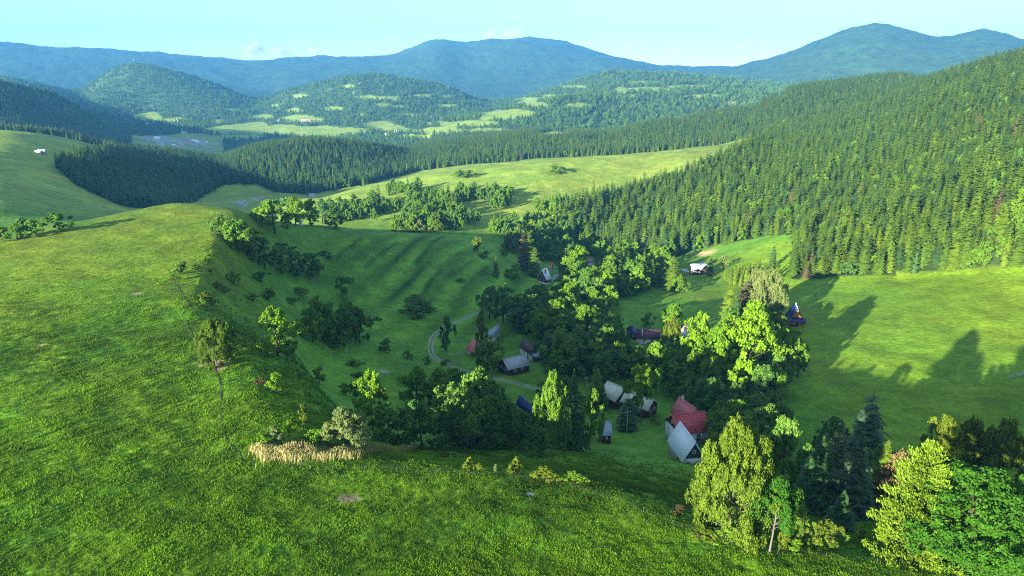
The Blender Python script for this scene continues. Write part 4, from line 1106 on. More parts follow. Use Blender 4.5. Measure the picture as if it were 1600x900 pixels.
# ------------------------------------------------------------------ houses
def roofmat(name, col, col2=None, rough=0.5, spec=0.4):
    return noisy(name, col, col2 or tuple(c * 0.72 for c in col), 0.9, rough, 0.0, (1, 1, 1), spec)
HM = {
 'red': roofmat('red_roof_sheet', (0.74, 0.20, 0.21)), 'redtile': roofmat('red_roof_tiles', (0.62, 0.10, 0.115)), 'white': roofmat('pale_sheet_roof', (0.80, 0.86, 0.90), (0.68, 0.76, 0.82)),
 'beige': roofmat('grey_green_roof', (0.66, 0.70, 0.56), (0.5, 0.55, 0.45)), 'grey': roofmat('grey_roof', (0.42, 0.46, 0.49), (0.3, 0.33, 0.35)), 'brown': roofmat('brown_roof', (0.13, 0.065, 0.065)),
 'maroon': roofmat('maroon_roof', (0.20, 0.07, 0.11)), 'blue': roofmat('blue_roof', (0.03, 0.05, 0.20)), 'cabinblue': roofmat('cabin_blue_roof', (0.022, 0.05, 0.22)), 'bluegrey': roofmat('blue_grey_roof', (0.33, 0.42, 0.52)), 'pink': roofmat('pink_roof', (0.50, 0.25, 0.33)),
 'silver': roofmat('silver_blue_roof', (0.42, 0.52, 0.64)), 'wood': noisy('dark_boards', (0.085, 0.05, 0.035), (0.045, 0.028, 0.02), 3, .8, .01, (1, 1, .2)), 'orange': noisy('orange_boards', (0.62, 0.22, 0.03), (0.42, 0.13, 0.02), 3, .6, .01, (1, 1, .2)),
 'plaster': noisy('white_plaster', (0.74, 0.73, 0.70), (0.6, 0.59, 0.56), 1.5, .9), 'slate': noisy('slate_gable', (0.06, 0.075, 0.10), (0.04, 0.05, 0.07), 2, .7), 'stone': noisy('stone_base', (0.26, 0.25, 0.24), (0.16, 0.15, 0.14), 2, .9, .03),
 'pale': noisy('pale_wall', (0.62, 0.56, 0.50), (0.5, 0.45, 0.4), 1.5, .9), 'glass': mat('window_glass', (0.02, 0.025, 0.03), 0.12, 0.6)[0], 'frame': mat('window_frame', (0.7, 0.68, 0.64), 0.6)[0],
 'metal': mat('grey_metal', (0.4, 0.42, 0.44), 0.4, 0.5)[0], 'brick': noisy('chimney_brick', (0.33, 0.14, 0.10), (0.22, 0.1, 0.08), 5, .9), 'postwood': noisy('grey_post_wood', (0.40, 0.37, 0.32), (0.26, 0.24, 0.2), 4, .9), 'wire': mat('wire', (0.10, 0.105, 0.11), 0.6, 0.3)[0],
 'whitepost': mat('white_plastic', (0.10, 0.10, 0.085), 0.6)[0], 'concrete': noisy('pole_concrete', (0.46, 0.44, 0.40), (0.34, 0.33, 0.3), 3, .9), 'redpaint': mat('red_paint', (0.5, 0.08, 0.05), 0.6)[0],
}
def box(x0, x1, y0, y1, z0, z1):
    v = [(x, y, z) for z in (z0, z1) for x, y in ((x0, y0), (x1, y0), (x1, y1), (x0, y1))]
    return v, [[0, 3, 2, 1], [4, 5, 6, 7], [0, 1, 5, 4], [1, 2, 6, 5], [2, 3, 7, 6], [3, 0, 4, 7]]

def part(name, shapes, m, parent):
    V, Fq = join(shapes)
    return mesh_obj(name, V, Fq, m, parent)

def plane_hit(u, v, z):
    th, sl = ray(u, v); r = (z - ZC) / float(sl)
    return np.array([r * math.sin(th), r * math.cos(th)])

def window(parent, c, n, w, h, depth=0.08):
    """a framed pane on a wall; c centre, n outward direction (x or y axis of the house)"""
    s = 1 if (n[0] + n[1]) > 0 else -1
    def bx(a0, a1, z0, z1, d0, d1):
        lo, hi = sorted((s * d0, s * d1))
        if n[0]: return box(c[0] + lo, c[0] + hi, c[1] + a0, c[1] + a1, c[2] + z0, c[2] + z1)
        return box(c[0] + a0, c[0] + a1, c[1] + lo, c[1] + hi, c[2] + z0, c[2] + z1)
    t = 0.11
    fr = part('window', [bx(-w/2, -w/2 + t, -h/2, h/2, 0, depth), bx(w/2 - t, w/2, -h/2, h/2, 0, depth), bx(-w/2 + t, w/2 - t, h/2 - t, h/2, 0, depth), bx(-w/2 + t, w/2 - t, -h/2, -h/2 + t, 0, depth), bx(-0.04, 0.04, -h/2 + t, h/2 - t, 0.005, depth - .01)], HM['frame'], parent)
    part('pane', [bx(-w/2 + t, w/2 - t, -h/2 + t, h/2 - t, -0.02, 0.03)], HM['glass'], fr)

def gable_house(name, label, anchor, p1, p2, Hr, eave, He, roof, wall, gable, cat='house', seams=0.6, wins=2, gwin=1, door=True, chimney=None, grow=(0, 0), group=None, guards=False, base=None):
    g = P(*anchor); z0 = g[2]
    A, B, E = plane_hit(*p1, z0 + Hr), plane_hit(*p2, z0 + Hr), plane_hit(*eave, z0 + He)
    d = (B - A) / np.linalg.norm(B - A); nrm = np.array([-d[1], d[0]])
    if (E - A) @ nrm < 0: d = -d; A, B = B, A; nrm = np.array([-d[1], d[0]])
    hw = max(1.5, (E - A) @ nrm) + grow[1]; L = np.linalg.norm(B - A) + grow[0]
    mid = (A + B) / 2
    e = empty(name, (mid[0], mid[1], z0), math.atan2(d[1], d[0]), label, cat, group)
    hl = L / 2; ov = 0.45; t = 0.16
    sl = (Hr - He) / hw
    wx, wy = hl - ov, hw - ov
    wz = He + sl * ov - 0.12                      # wall top under the roof
    top = Hr - t * 1.3
    zb = -2.2
    part('wall', [box(-wx, wx, -wy, wy, zb + 2.7 if base else zb, wz)], HM[wall], e)
    if base: part('plinth', [box(-wx - .05, wx + .05, -wy - .05, wy + .05, zb, zb + 2.7)], HM[base], e)
    for s in (-1, 1):
        x0, x1 = sorted((s * (wx - 0.18), s * (wx + 0.012)))
        pts = [(x, y, z) for x in (x0, x1) for y, z in ((-wy, wz), (wy, wz), (0, wz + sl * wy))]
        me = mesh_tri('gable', pts, HM[gable], e)
    # two roof slopes of sheet, with a ridge cap
    slopes = []
    for s in (-1, 1):
        n = np.array([0, s * sl, 1]) / math.hypot(1, sl)
        q = [(-hl, 0, Hr), (hl, 0, Hr), (hl, s * hw, He), (-hl, s * hw, He)]
        dn = [(x - n[0] * t, y - n[1] * t, z - n[2] * t) for x, y, z in q]
        f = [[0, 1, 2, 3], [7, 6, 5, 4], [0, 4, 5, 1], [1, 5, 6, 2], [2, 6, 7, 3], [3, 7, 4, 0]]
        slopes.append((q + dn, f))
    rf = part('roof', slopes, HM[roof], e)
    part('ridge_cap', [box(-hl, hl, -0.14, 0.14, Hr - 0.05, Hr + 0.07)], HM[roof], rf)
    if seams:
        ribs = []
        for s in (-1, 1):
            for k in range(int(L / seams) + 1):
                x = -hl + 0.06 + k * seams
                if x > hl - .05: break
                ribs.append(([(x - .03, s * .16, Hr - sl * .16 + .003), (x + .03, s * .16, Hr - sl * .16 + .003), (x + .03, s * hw, He + .003), (x - .03, s * hw, He + .003), (x, s * .16, Hr - sl * .16 + .07), (x, s * hw, He + .07)], [[0, 4, 5, 3], [1, 2, 5, 4]]))
        o = part('roof_seam', ribs, HM[roof], rf); o['kind'] = 'stuff'
    if guards:
        gs = []
        for row in range(1, 6):
            for k in range(int(L / 0.9)):
                y = hw * row / 6; x = -hl + .5 + k * .9 + (row % 2) * .45
                z = Hr - sl * y
                gs.append(box(x - .11, x + .11, y - .05, y + .05, z, z + .2))
        o = part('snow_guard', gs, HM['brown'], rf); o['kind'] = 'stuff'
    # openings on the side that faces the camera and on the nearer gable
    for k in range(wins):
        x = -wx + (k + 1) * 2 * wx / (wins + 1)
        window(e, (x, wy, max(1.5, wz * .55)), (0, 1), min(1.2, wx * .4), min(1.2, wz * .45))
    camdir = -mid
    gs_ = 1 if camdir @ d > 0 else -1
    for k in range(gwin):
        window(e, (gs_ * (wx + 0.012), 0, wz + sl * wy * .38), (gs_, 0), 0.95, 0.95)
    for yy in (-.45, .45):
        if wy > 2: window(e, (gs_ * wx, yy * wy, max(1.2, wz * .55)), (gs_, 0), 0.9, min(1.0, wz * .5))
    if door:
        dr = part('door', [box(-0.5, 0.5, wy, wy + .06, 0, 1.95)], HM['wood'], e)
        part('handle', [box(.34, .42, wy + .06, wy + .12, .95, 1.05)], HM['metal'], dr)
        dr.location = (-wx * .35, 0, 0.0)
    if chimney:
        cx, cy = chimney[0] * hl, chimney[1] * hw
        zt = Hr + 0.75; zr = Hr - sl * abs(cy) - 0.5
        ch = part('chimney', [box(cx - .3, cx + .3, cy - .3, cy + .3, zr, zt)], HM['plaster' if len(chimney) > 2 else 'brick'], e)
        part('chimney_cap', [box(cx - .38, cx + .38, cy - .38, cy + .38, zt, zt + .1)], HM['stone'], ch)
    return e

def mesh_tri(name, pts, m, parent):
    me = bpy.data.meshes.new(name)
    me.from_pydata(pts, [], [(0, 2, 1), (3, 4, 5), (0, 1, 4, 3), (1, 2, 5, 4), (2, 0, 3, 5)])
    me.materials.append(m)
    o = bpy.data.objects.new(name, me); COL.objects.link(o); o.parent = parent
    return o

gable_house('house', 'house with a smooth light red steep roof behind the dark red tiled roof', (1066, 668), (1060.5, 620), (1088, 638), 8.2, (1047, 645), 3.4, 'red', 'plaster', 'wood', chimney=(.75, -.2, 1), wins=1)
gable_house('house', 'house with a dark red roof dotted with snow guards, behind the pale steep roof', (1075, 697), (1049, 648), (1101, 642), 7.0, (1083, 677), 3.0, 'redtile', 'plaster', 'wood', guards=True, wins=2)
gable_house('house', 'steep pale sheet metal roofed house with dark slate gable, lowest in the village', (1068, 716), (1062, 658), (1087, 691), 7.6, (1063, 719), 2.1, 'white', 'plaster', 'slate', wins=1, base='stone')
gable_house('barn', 'long pale grey green roofed barn left of the lollipop shaped lit tree', (962, 640), (949, 595), (977, 607), 6.4, (963, 629), 3.0, 'beige', 'wood', 'wood', 'barn', wins=1, gwin=0)
gable_house('barn', 'lower grey green roofed barn wing behind the bare pale trunk', (1004, 655), (978, 609), (1022, 624), 5.6, (1010, 642), 2.7, 'beige', 'wood', 'wood', 'barn', wins=2, gwin=0)
gable_house('shed', 'small blue grey roofed shed at the lower village edge right of the poplar', (948, 694), (937, 659), (955, 659), 4.6, (957, 681), 2.5, 'bluegrey', 'wood', 'wood', 'shed', wins=1, gwin=0)
gable_house('house', 'dark brown roofed house with white gable half hidden left of the poplar', (895, 700), (884, 671), (899, 671), 5.2, (888, 691), 2.6, 'brown', 'plaster', 'plaster', wins=1)
gable_house('house', 'dark blue roofed house half hidden between dark trees', (826, 655), (812, 617), (834, 637), 6.0, (822, 645), 3.0, 'blue', 'plaster', 'plaster', wins=1)
gable_house('barn', 'grey roofed barn at the end of the lane, with dark walls', (806, 588), (785, 561), (820, 553), 5.6, (793, 579), 2.5, 'grey', 'wood', 'wood', 'barn', wins=2, gwin=0)
gable_house('house', 'brown roofed white house just behind the grey barn roof', (822, 562), (816, 529), (836, 542), 6.6, (825, 552), 3.0, 'brown', 'plaster', 'wood', wins=2)
gable_house('shed', 'low shed with a blue grey roof on the right of the brown roof', (838, 566), (832, 552.5), (848, 550), 3.0, (829, 559), 2.2, 'bluegrey', 'wood', 'wood', 'shed', wins=2, gwin=0, door=False)
gable_house('cottage', 'small cottage with a steep light red roof on the lawn by the road bend', (733, 553), (740, 528.5), (753, 536), 5.6, (730, 548), 1.4, 'red', 'plaster', 'plaster', wins=1)
gable_house('house', 'white blue sheet roof peeping out among trees right of the small red cottage', (776, 535), (762, 519), (779, 506), 6.2, (775.5, 522.5), 3.0, 'silver', 'plaster', 'plaster', wins=1)
gable_house('house', 'long maroon roofed house at the edge of the small shaded meadow', (1013, 537), (994.5, 514), (1032, 516), 6.5, (1016, 530), 2.8, 'maroon', 'plaster', 'plaster', chimney=(.5, .6, 1), wins=2)
gable_house('shed', 'small shed with a deep blue roof at the left end of the maroon roof', (987, 531), (985, 509), (990, 508.5), 5.6, (988, 526), 2.2, 'cabinblue', 'wood', 'wood', 'shed', wins=0, gwin=0, seams=0)
gable_house('house', 'small pinkish gabled house behind lime trees right of the maroon roof', (1069, 527), (1070.5, 507), (1079, 501), 6.6, (1063, 515), 3.6, 'pink', 'plaster', 'plaster', wins=1)
gable_house('cottage', 'cottage with a steep grey sheet roof and brown boarded gable beside the brownish spruce', (846, 443), (846.5, 421), (855, 418.5), 8.6, (855, 438), 2.4, 'white', 'wood', 'brown' if False else 'wood', chimney=(.4, .4), base='plaster', wins=1)
gable_house('cottage', 'small pink roof peeping out of the grove right of the lit tree', (920, 416), (915, 404), (927, 404), 6.0, (925, 409), 3.2, 'pink', 'plaster', 'wood', wins=1)
fh = gable_house('farmhouse', 'white blue roofed farmhouse with a cross gable beside the pointed dark spruce', (1086, 429), (1079, 412.5), (1097, 412), 7.0, (1088, 422), 3.4, 'silver', 'wood', 'wood', wins=3)
hl = 6.0
pts = [(-11.5, 0, 7.6), (-4.5, 0, 7.6)]
def cross_roof(e):
    q = []
    for s in (-1, 1):
        a = [(-5.2, -3.5, 7.9), (-5.2, 4.6, 7.9), (-5.2 + s * 3.6, 4.6, 3.9), (-5.2 + s * 3.6, -3.5, 3.9)]
        q.append((a + [(x, y, z - .2) for x, y, z in a], [[0, 1, 2, 3], [7, 6, 5, 4], [0, 4, 5, 1], [1, 5, 6, 2], [2, 6, 7, 3], [3, 7, 4, 0]]))
    part('cross_roof', q, HM['silver'], e)
    part('wing_wall', [box(-8.4, -2.0, -3.2, 4.2, -2, 3.8)], HM['wood'], e)
    part('porch_roof', [box(6.2, 9.6, -1.5, 4.5, 3.0, 3.2)], HM['silver'], e)
    for y in (-1.2, 4.2): part('post', [box(9.3, 9.5, y - .1, y + .1, -2, 3.0)], HM['postwood'], e)
cross_roof(fh)

# the blue steep-roofed cabin at the meadow edge
def cabin():
    g = P(1247, 508); z0 = g[2]
    e = empty('cabin', (g[0] - .5, g[1] + 3.5, z0), math.radians(-14), 'steep blue roofed timber cabin with an orange gable at the edge of the lit meadow', 'cabin')
    hw, Hr, hl = 4.3, 8.8, 4.6
    sl = []
    for s in (-1, 1):      # steep two-pitch sides: upper slope, then flared eave
        prof = [(0, Hr), (s * 2.6, 4.6), (s * 4.3, 0.9)]
        for (ya, za), (yb, zb) in zip(prof[:-1], prof[1:]):
            q = [(ya, -hl, za), (ya, hl, za), (yb, hl, zb), (yb, -hl, zb)]
            n = np.array([-(zb - za), 0, (yb - ya)]); n = n / np.linalg.norm(n) * (-0.2 * np.sign((yb - ya)))
            q2 = [(x + n[0], y, z + n[2]) for x, y, z in q]
            sl.append((q + q2, [[0, 1, 2, 3], [7, 6, 5, 4], [0, 4, 5, 1], [1, 5, 6, 2], [2, 6, 7, 3], [3, 7, 4, 0]]))
    rf = part('roof', sl, HM['cabinblue'], e)
    part('ridge_cap', [box(-.15, .15, -hl - .3, hl, Hr - .02, Hr + .12)], HM['white'], rf)
    me = bpy.data.meshes.new('gable')
    yg = -hl + 1.2
    prof = [(-3.9, 1.2), (-2.4, 4.4), (0, Hr - .5), (2.4, 4.4), (3.9, 1.2)]
    me.from_pydata([(x, yg, z) for x, z in prof] + [(x, yg + .25, z) for x, z in prof], [], [(0, 1, 2, 3, 4), (9, 8, 7, 6, 5)] + [(i, i + 5, (i + 1) % 5 + 5, (i + 1) % 5) for i in range(5)])
    me.materials.append(HM['orange']); o = bpy.data.objects.new('gable', me); COL.objects.link(o); o.parent = e
    part('wall', [box(-3.7, 3.7, -hl + 1.5, hl - .5, -1.5, 1.2)], HM['orange'], e)
    part('front_wall', [box(-3.6, 3.6, -hl + 1.2, -hl + 1.45, -1.5, 1.2)], HM['orange'], e)
    # blue skirt roof over the porch, balcony with rail
    q = [(-4.2, -hl + 1.2, 3.9), (4.2, -hl + 1.2, 3.9), (4.2, -hl - 1.2, 2.7), (-4.2, -hl - 1.2, 2.7)]
    part('porch_roof', [(q + [(x, y, z - .15) for x, y, z in q], [[3, 2, 1, 0], [4, 5, 6, 7], [0, 1, 5, 4], [1, 2, 6, 5], [2, 3, 7, 6], [3, 0, 4, 7]])], HM['cabinblue'], e)
    for x in (-3.8, -1.3, 1.3, 3.8): part('post', [box(x - .1, x + .1, -hl - 1.1, -hl - .9, -1.5, 2.7)], HM['orange'], e)
    part('deck', [box(-4, 4, -hl - 1.3, -hl + 1.2, -.2, 0)], HM['wood'], e)
    window(e, (-1.0, yg, 5.3), (0, -1), .9, 1.0); window(e, (1.0, yg, 5.3), (0, -1), .9, 1.0)
    window(e, (-2.0, yg - .002, .9), (0, -1), 1.0, 1.0)
    part('door', [box(.4, 1.4, yg - .06, yg, 0, 2.0)], HM['wood'], e)
    part('chimney', [box(-.35, .35, 1.0, 1.6, 7.0, Hr + .9)], HM['stone'], e)
cabin()
# pale half-built shed in the tree row and the red white posts by the cottage
gable_house('shed', 'grey boarded shed hidden in the tree row below the airy tree', (1166, 496), (1160, 484), (1174, 484), 4.6, (1168, 488), 2.6, 'grey', 'wood', 'wood', 'shed', wins=0, gwin=0, door=False)
g = P(862, 426)
e = empty('play_tower', (g[0], g[1], g[2]), .4, 'narrow play tower with red panels on pale posts behind the steep roofed cottage', 'tower')
for sx in (-1, 1):
    for sy in (-1, 1): part('post', [box(sx * .9 - .14, sx * .9 + .14, sy * .9 - .14, sy * .9 + .14, -.6, 6.0)], HM['frame'], e)
part('panel', [box(-.78, .78, -.98, -.86, 3.0, 5.2)], HM['redpaint'], e); part('panel', [box(.86, .98, -.78, .78, 3.0, 5.2)], HM['redpaint'], e)
q = [(-1.3, -1.3, 6), (1.3, -1.3, 6), (1.3, 1.3, 6), (-1.3, 1.3, 6), (0, 0, 7.4)]
me = bpy.data.meshes.new('roof'); me.from_pydata(q, [], [(0, 1, 4), (1, 2, 4), (2, 3, 4), (3, 0, 4), (3, 2, 1, 0)]); me.materials.append(HM['redpaint'])
o = bpy.data.objects.new('roof', me); COL.objects.link(o); o.parent = e
part('platform', [box(-.76, .76, -.76, .76, 2.7, 2.85)], HM['wood'], e)

# far houses: a wall, a roof, two windows
def far_house(u, v, wpx, label, group, roof='red', wall='plaster', depth=.7, rz=None, name='house', cat='house', rise=.45, rmin=300):
    p = P(u, v, rmin)
    mpp = (p[1] * CP - (p[2] - ZC) * SP) / F_PX
    W = wpx * mpp; Dp = W * depth; hw = min(W, Dp)
    hz = max(2.6, min(8 if W < 14 else 3.6, W * .42)); hr = hz + hw * rise
    e = empty(name, p[:3], random.uniform(-.7, .7) if rz is None else rz, label, cat, group)
    part('wall', [box(-W/2, W/2, -Dp/2, Dp/2, -4, hz)], HM[wall], e)
    x0, x1, y = -W/2 - .4, W/2 + .4, Dp/2 + .5
    V = [(x0, -y, hz - .2), (x1, -y, hz - .2), (x1, 0, hr), (x0, 0, hr), (x0, y, hz - .2), (x1, y, hz - .2)]
    me = bpy.data.meshes.new('roof'); me.from_pydata(V, [], [(0, 1, 2, 3), (3, 2, 5, 4), (0, 3, 4), (1, 5, 2), (0, 4, 5, 1)]); me.materials.append(HM[roof])
    o = bpy.data.objects.new('roof', me); COL.objects.link(o); o.parent = e
    if wpx > 8:
        for k in (-1, 0, 1): window(e, (k * W * .3, -Dp/2, hz * .55), (0, -1), W * .11, hz * .3)
    return e
for a in [(378,323,14,'pale valley house with a grey roof, left of two beyond the spur','pale','grey'),(384,318,9,'white house right behind the pale grey roofed valley house','plaster','bluegrey'),(400,314,7,'small white house between valley houses','plaster','silver'),
          (411,314,9,'pinkish house beyond the spur, right of the small white one','pale','pink'),(491,298,10,'purple pink roofed house at the foot of the dark wood','plaster','maroon'),(488,307,8,'white house just below the purple pink roof','plaster','bluegrey'),
          (470,352,6,'small white house behind the spur crest trees','plaster','silver'),(66,241,11,'long grey farm building at the lower edge of the lit left meadow','stone','grey'),(60,240,8,'small farm shed beside the long grey farm building','pale','grey')]:
    far_house(a[0], a[1], a[2], a[3], None, a[5], a[4], .55)
for a in [(437,189,8),(478,190,14)]:
    far_house(a[0], a[1], a[2], 'pink roofed farm building among the far clearings, %s one' % ('smaller left' if a[0] < 450 else 'longer right'), None, 'pink', 'plaster', .4, 0.1, 'farm_building', 'farm', rmin=2000)
for a in [(605,211,8,'white house below the far central clearings'),(622,207,10,'grey roofed long shed below the far central clearings'),(553,145,5,'lone white house high in a clearing of the central hill'),(563,131,4,'pale hut near the top of the central hill'),(276,189,7,'white building alone behind the valley town')]:
    far_house(a[0], a[1], a[2], a[3], None, 'grey', 'plaster', .5, None, rmin=2000)
TOWN = [(233,195),(238,195),(243,193),(225,219),(232,220),(240,220),(246,218),(250,223),(252,218),(257,221),(262,222),(267,226),(272,229),(278,230),(283,226),(288,221),(293,219),(298,220),(303,221),(308,224),(313,223),(318,226),(287,204),(288,209),(230,216),(221,227),(260,217),(254,228),(270,222),(297,226),(246,226),(305,228),(277,222),(312,220),(322,224)]
for i, (u, v) in enumerate(TOWN):
    far_house(u, v, random.uniform(5, 9), 'small pale house in the far valley town', 'houses of the valley town', random.choice(['bluegrey', 'grey', 'pink', 'silver', 'white', 'silver']), random.choice(['plaster', 'plaster', 'pale']), random.uniform(.5, .9), rmin=2300)
far_house(327, 233, 15, 'long pinkish hall at the near end of the valley town', None, 'pink', 'pale', .35, .5, 'hall', 'hall', rmin=1500)
far_house(234, 219.5, 12, 'long white hall at the left of the valley town', None, 'silver', 'plaster', .3, .1, 'hall', 'hall', rmin=2300)
g = P(209, 97, 4000); e = empty('lookout_tower', (g[0], g[1], g[2]), 0, 'thin lookout mast on top of the cone shaped hill', 'tower')
part('mast', [box(-1.2, 1.2, -1.2, 1.2, -3, 26)], HM['frame'], e); part('platform', [box(-2.5, 2.5, -2.5, 2.5, 20, 21)], HM['frame'], e)
g = P(403, 222, 1200); e = empty('lookout_tower', (g[0], g[1], g[2]), 0, 'thin pale mast rising above the dark knoll wood', 'tower')
part('mast', [box(-.7, .7, -.7, .7, -2, 42)], HM['frame'], e); part('platform', [box(-1.6, 1.6, -1.6, 1.6, 36, 36.6)], HM['frame'], e)

# ------------------------------------------------------------------ poles, wires, electric fence
def wire_between(pts, sag, rad, name, label=None, cat=None, parent=None):
    shapes = []
    for a, b in zip(pts[:-1], pts[1:]):
        a, b = np.array(a), np.array(b)
        seg = [a + (b - a) * t - np.array([0, 0, sag * 4 * t * (1 - t)]) for t in np.linspace(0, 1, 7)]
        shapes.append(tube(seg, [rad] * 7, 4))
    o = part(name, shapes, HM['wire'], parent)
    if label: o['label'] = label; o['category'] = cat
    return o
TOPS = {}
def pole(key, u, v, h, label, arm=True, mtl='postwood', name='utility_pole'):
    p = P(u, v); mpp = (p[1] * CP - (p[2] - ZC) * SP) / F_PX
    H = h * mpp / math.cos(math.atan2(ZC - p[2], p[1]))
    e = empty(name, p[:3], random.uniform(-.3, .3), label, 'pole')
    V, Fq = tube([(0, 0, -1), (0, 0, H * .5), (0, 0, H)], [0.17, .145, .12], 8)
    mesh_obj('shaft', V, Fq, HM[mtl], e)
    if arm:
        part('crossarm', [box(-.9, .9, -.06, .06, H - .7, H - .58)], HM['metal'], e)
        for x in (-.8, 0, .8): part('insulator', [box(x - .05, x + .05, -.05, .05, H - .58 if x else H, H - .36 if x else H + .2)], HM['plaster'], e)
    TOPS[key] = (p[0], p[1], p[2] + H - .3)
pole('a', 688, 549, 34, 'pale pole on the lawn inside the road bend')
pole('b', 717, 575, 26, 'pole beside the road in front of the small red cottage')
pole('c', 916, 617, 28, 'pole with a crossarm left of the yellow lit conifer')
pole('d', 979, 676, 34, 'pale pole in the grass under the long barn', mtl='concrete')
pole('e', 1287, 676, 30, 'grey pole at the lower edge of the right meadow', arm=False)
pole('f', 543, 566, 26, 'thin pole in the bottom of the shaded bowl', arm=False)
pole('g', 733, 494, 22, 'pole beside the upper road by the terraces', arm=False)
pole('h', 690, 502, 16, 'short pole above the road bend', arm=False)
pole('i', 880, 585, 24, 'pole in the trees right of the brown roof')
wire_between([TOPS['b'], (P(793, 580)[0], P(793, 580)[1], P(793, 580)[2] + 5)], .6, .035, 'power_line', 'sagging wire from the roadside pole to the grey barn', 'wire')
wire_between([TOPS['i'], TOPS['c'], TOPS['d']], .8, .035, 'power_line', 'sagging wire across the village over the long pale roof', 'wire')
wire_between([TOPS['i'], (P(990, 615)[0], P(990, 615)[1], P(990, 615)[2] + 8)], .7, .05, 'power_line', 'pale wire pair above the long pale barn roof', 'wire')

fe = empty('electric_fence', P(820, 752)[:3], 0, 'thin white electric fence running along the rim of the near grassy slope', 'fence')
fx, fy, fz = fe.location
tops = []
FL = [(425,722),(470,730),(520,735),(570,737),(620,738),(682,740),(740,743),(800,748),(858,757),(917,772),(965,786),(1005,802),(1050,822),(1100,843),(1150,856),(1215,866),(1290,874),(1370,881),(1450,889),(1563,893)]
postV, postF = join([box(-.018, .018, -.018, .018, -.3, 1.05)]) 
pm = None
for (u, v) in FL:
    p = P(u, v)
    z = p[2]
    if pm is None:
        o = mesh_obj('fence_post', postV, postF, HM['whitepost'], fe); pm = o.data
    else:
        o = bpy.data.objects.new('fence_post', pm); COL.objects.link(o); o.parent = fe
    o.location = (p[0] - fx, p[1] - fy, z - fz)
    tops.append((p[0] - fx, p[1] - fy, z - fz))
for hgt in (1.0, .6):
    wire_between([(a, b, c + hgt) for a, b, c in tops], .04, .004, 'fence_wire', parent=fe)

# ------------------------------------------------------------------ paths and the lane: ribbons on the ground
PATHS = []
def ribbon(name, px, width, m, label, lift=0.06, world=None, offset=0.0):
    pts = world or [P(u, v)[:2] for u, v in px]
    pts = np.array(pts)
    for _ in range(3):     # smooth corner cutting
        q = [pts[0]]
        for a, b in zip(pts[:-1], pts[1:]): q += [a * .75 + b * .25, a * .25 + b * .75]
        pts = np.array(q + [pts[-1]])
    seg = np.linalg.norm(np.diff(pts, axis=0), axis=1); s = np.concatenate([[0], np.cumsum(seg)])
    n = max(4, int(s[-1] / 0.6)); t = np.linspace(0, s[-1], n)
    x, y = np.interp(t, s, pts[:, 0]), np.interp(t, s, pts[:, 1])
    dx, dy = np.gradient(x), np.gradient(y); L = np.hypot(dx, dy); nx, ny = -dy / L, dx / L
    ww = width * (1 + .3 * fbm(t / 2.3, t * 0 + offset, 401, 2)) / 2
    x = x + nx * (offset + .18 * fbm(t / 5, t * 0, 402, 2)); y = y + ny * (offset + .18 * fbm(t / 5, t * 0, 402, 2))
    PATHS.append(np.stack([x, y, x * 0 + width * .55 + .08], -1))
    V = []
    for k in (-1, -.33, .33, 1):
        xx, yy = x + nx * ww * k, y + ny * ww * k
        V.append(np.stack([xx, yy, height(xx, yy) + micro(xx, yy) + lift * (1 if abs(k) < 1 else 0.2)], -1))
    V = np.stack(V, 1).reshape(-1, 3)
    I = np.arange(n * 4).reshape(n, 4)
    Q = np.stack([I[:-1, :-1], I[:-1, 1:], I[1:, 1:], I[1:, :-1]], -1).reshape(-1, 4)
    o = mesh_obj(name, V, Q, m, None, True)
    o['kind'] = 'structure'; o['label'] = label
    return pts
soil = noisy('path_soil', (0.075, 0.070, 0.036), (0.036, 0.048, 0.018), 1.2, .95, .05)
soil2 = noisy('worn_path', (0.13, 0.11, 0.07), (0.07, 0.08, 0.03), 1.0, .95, .05)
gravel = noisy('lane_gravel', (0.34, 0.33, 0.32), (0.24, 0.24, 0.23), 1.6, .95, .04)
ribbon('path', [(385,720),(362,700),(349,680),(345,650),(346,620),(344,598),(338,582),(334,572)], .55, soil, 'narrow trodden path from the sandy patch down the near slope')
ribbon('path', [(312,567),(304,562),(306,545),(304,530),(297,515),(291,500)], .5, soil, 'narrow trodden path winding above the sandy patch')
ribbon('path', [(310,488),(300,482),(288,462),(278,448),(272,440)], .4, soil, 'rutted track at the bend of the rim')
ribbon('path', [(318,500),(306,490),(292,472),(282,455)], .35, soil, 'second rut of the track at the bend of the rim')
ribbon('path', [(410,705),(440,722),(480,733),(540,739)], .5, soil, 'faint path curling round the left end of the reeds')
lane = [P(u, v)[:2] for u, v in [(752,487),(735,494),(712,503),(694,511),(681,520),(674,532),(672,545),(676,557),(688,564),(705,571),(728,580),(760,588),(790,595),(822,603),(850,612),(880,612),(905,610)]]
ribbon('lane', None, .85, gravel, 'grey left wheel track of the lane into the village', .07, lane, .85)
ribbon('lane', None, .85, gravel, 'grey right wheel track of the lane into the village', .07, lane, -.85)
ribbon('path', [(864,437),(868,431),(876,427),(884,424)], 2.2, gravel, 'pale drive behind the steep roofed cottage', .1)

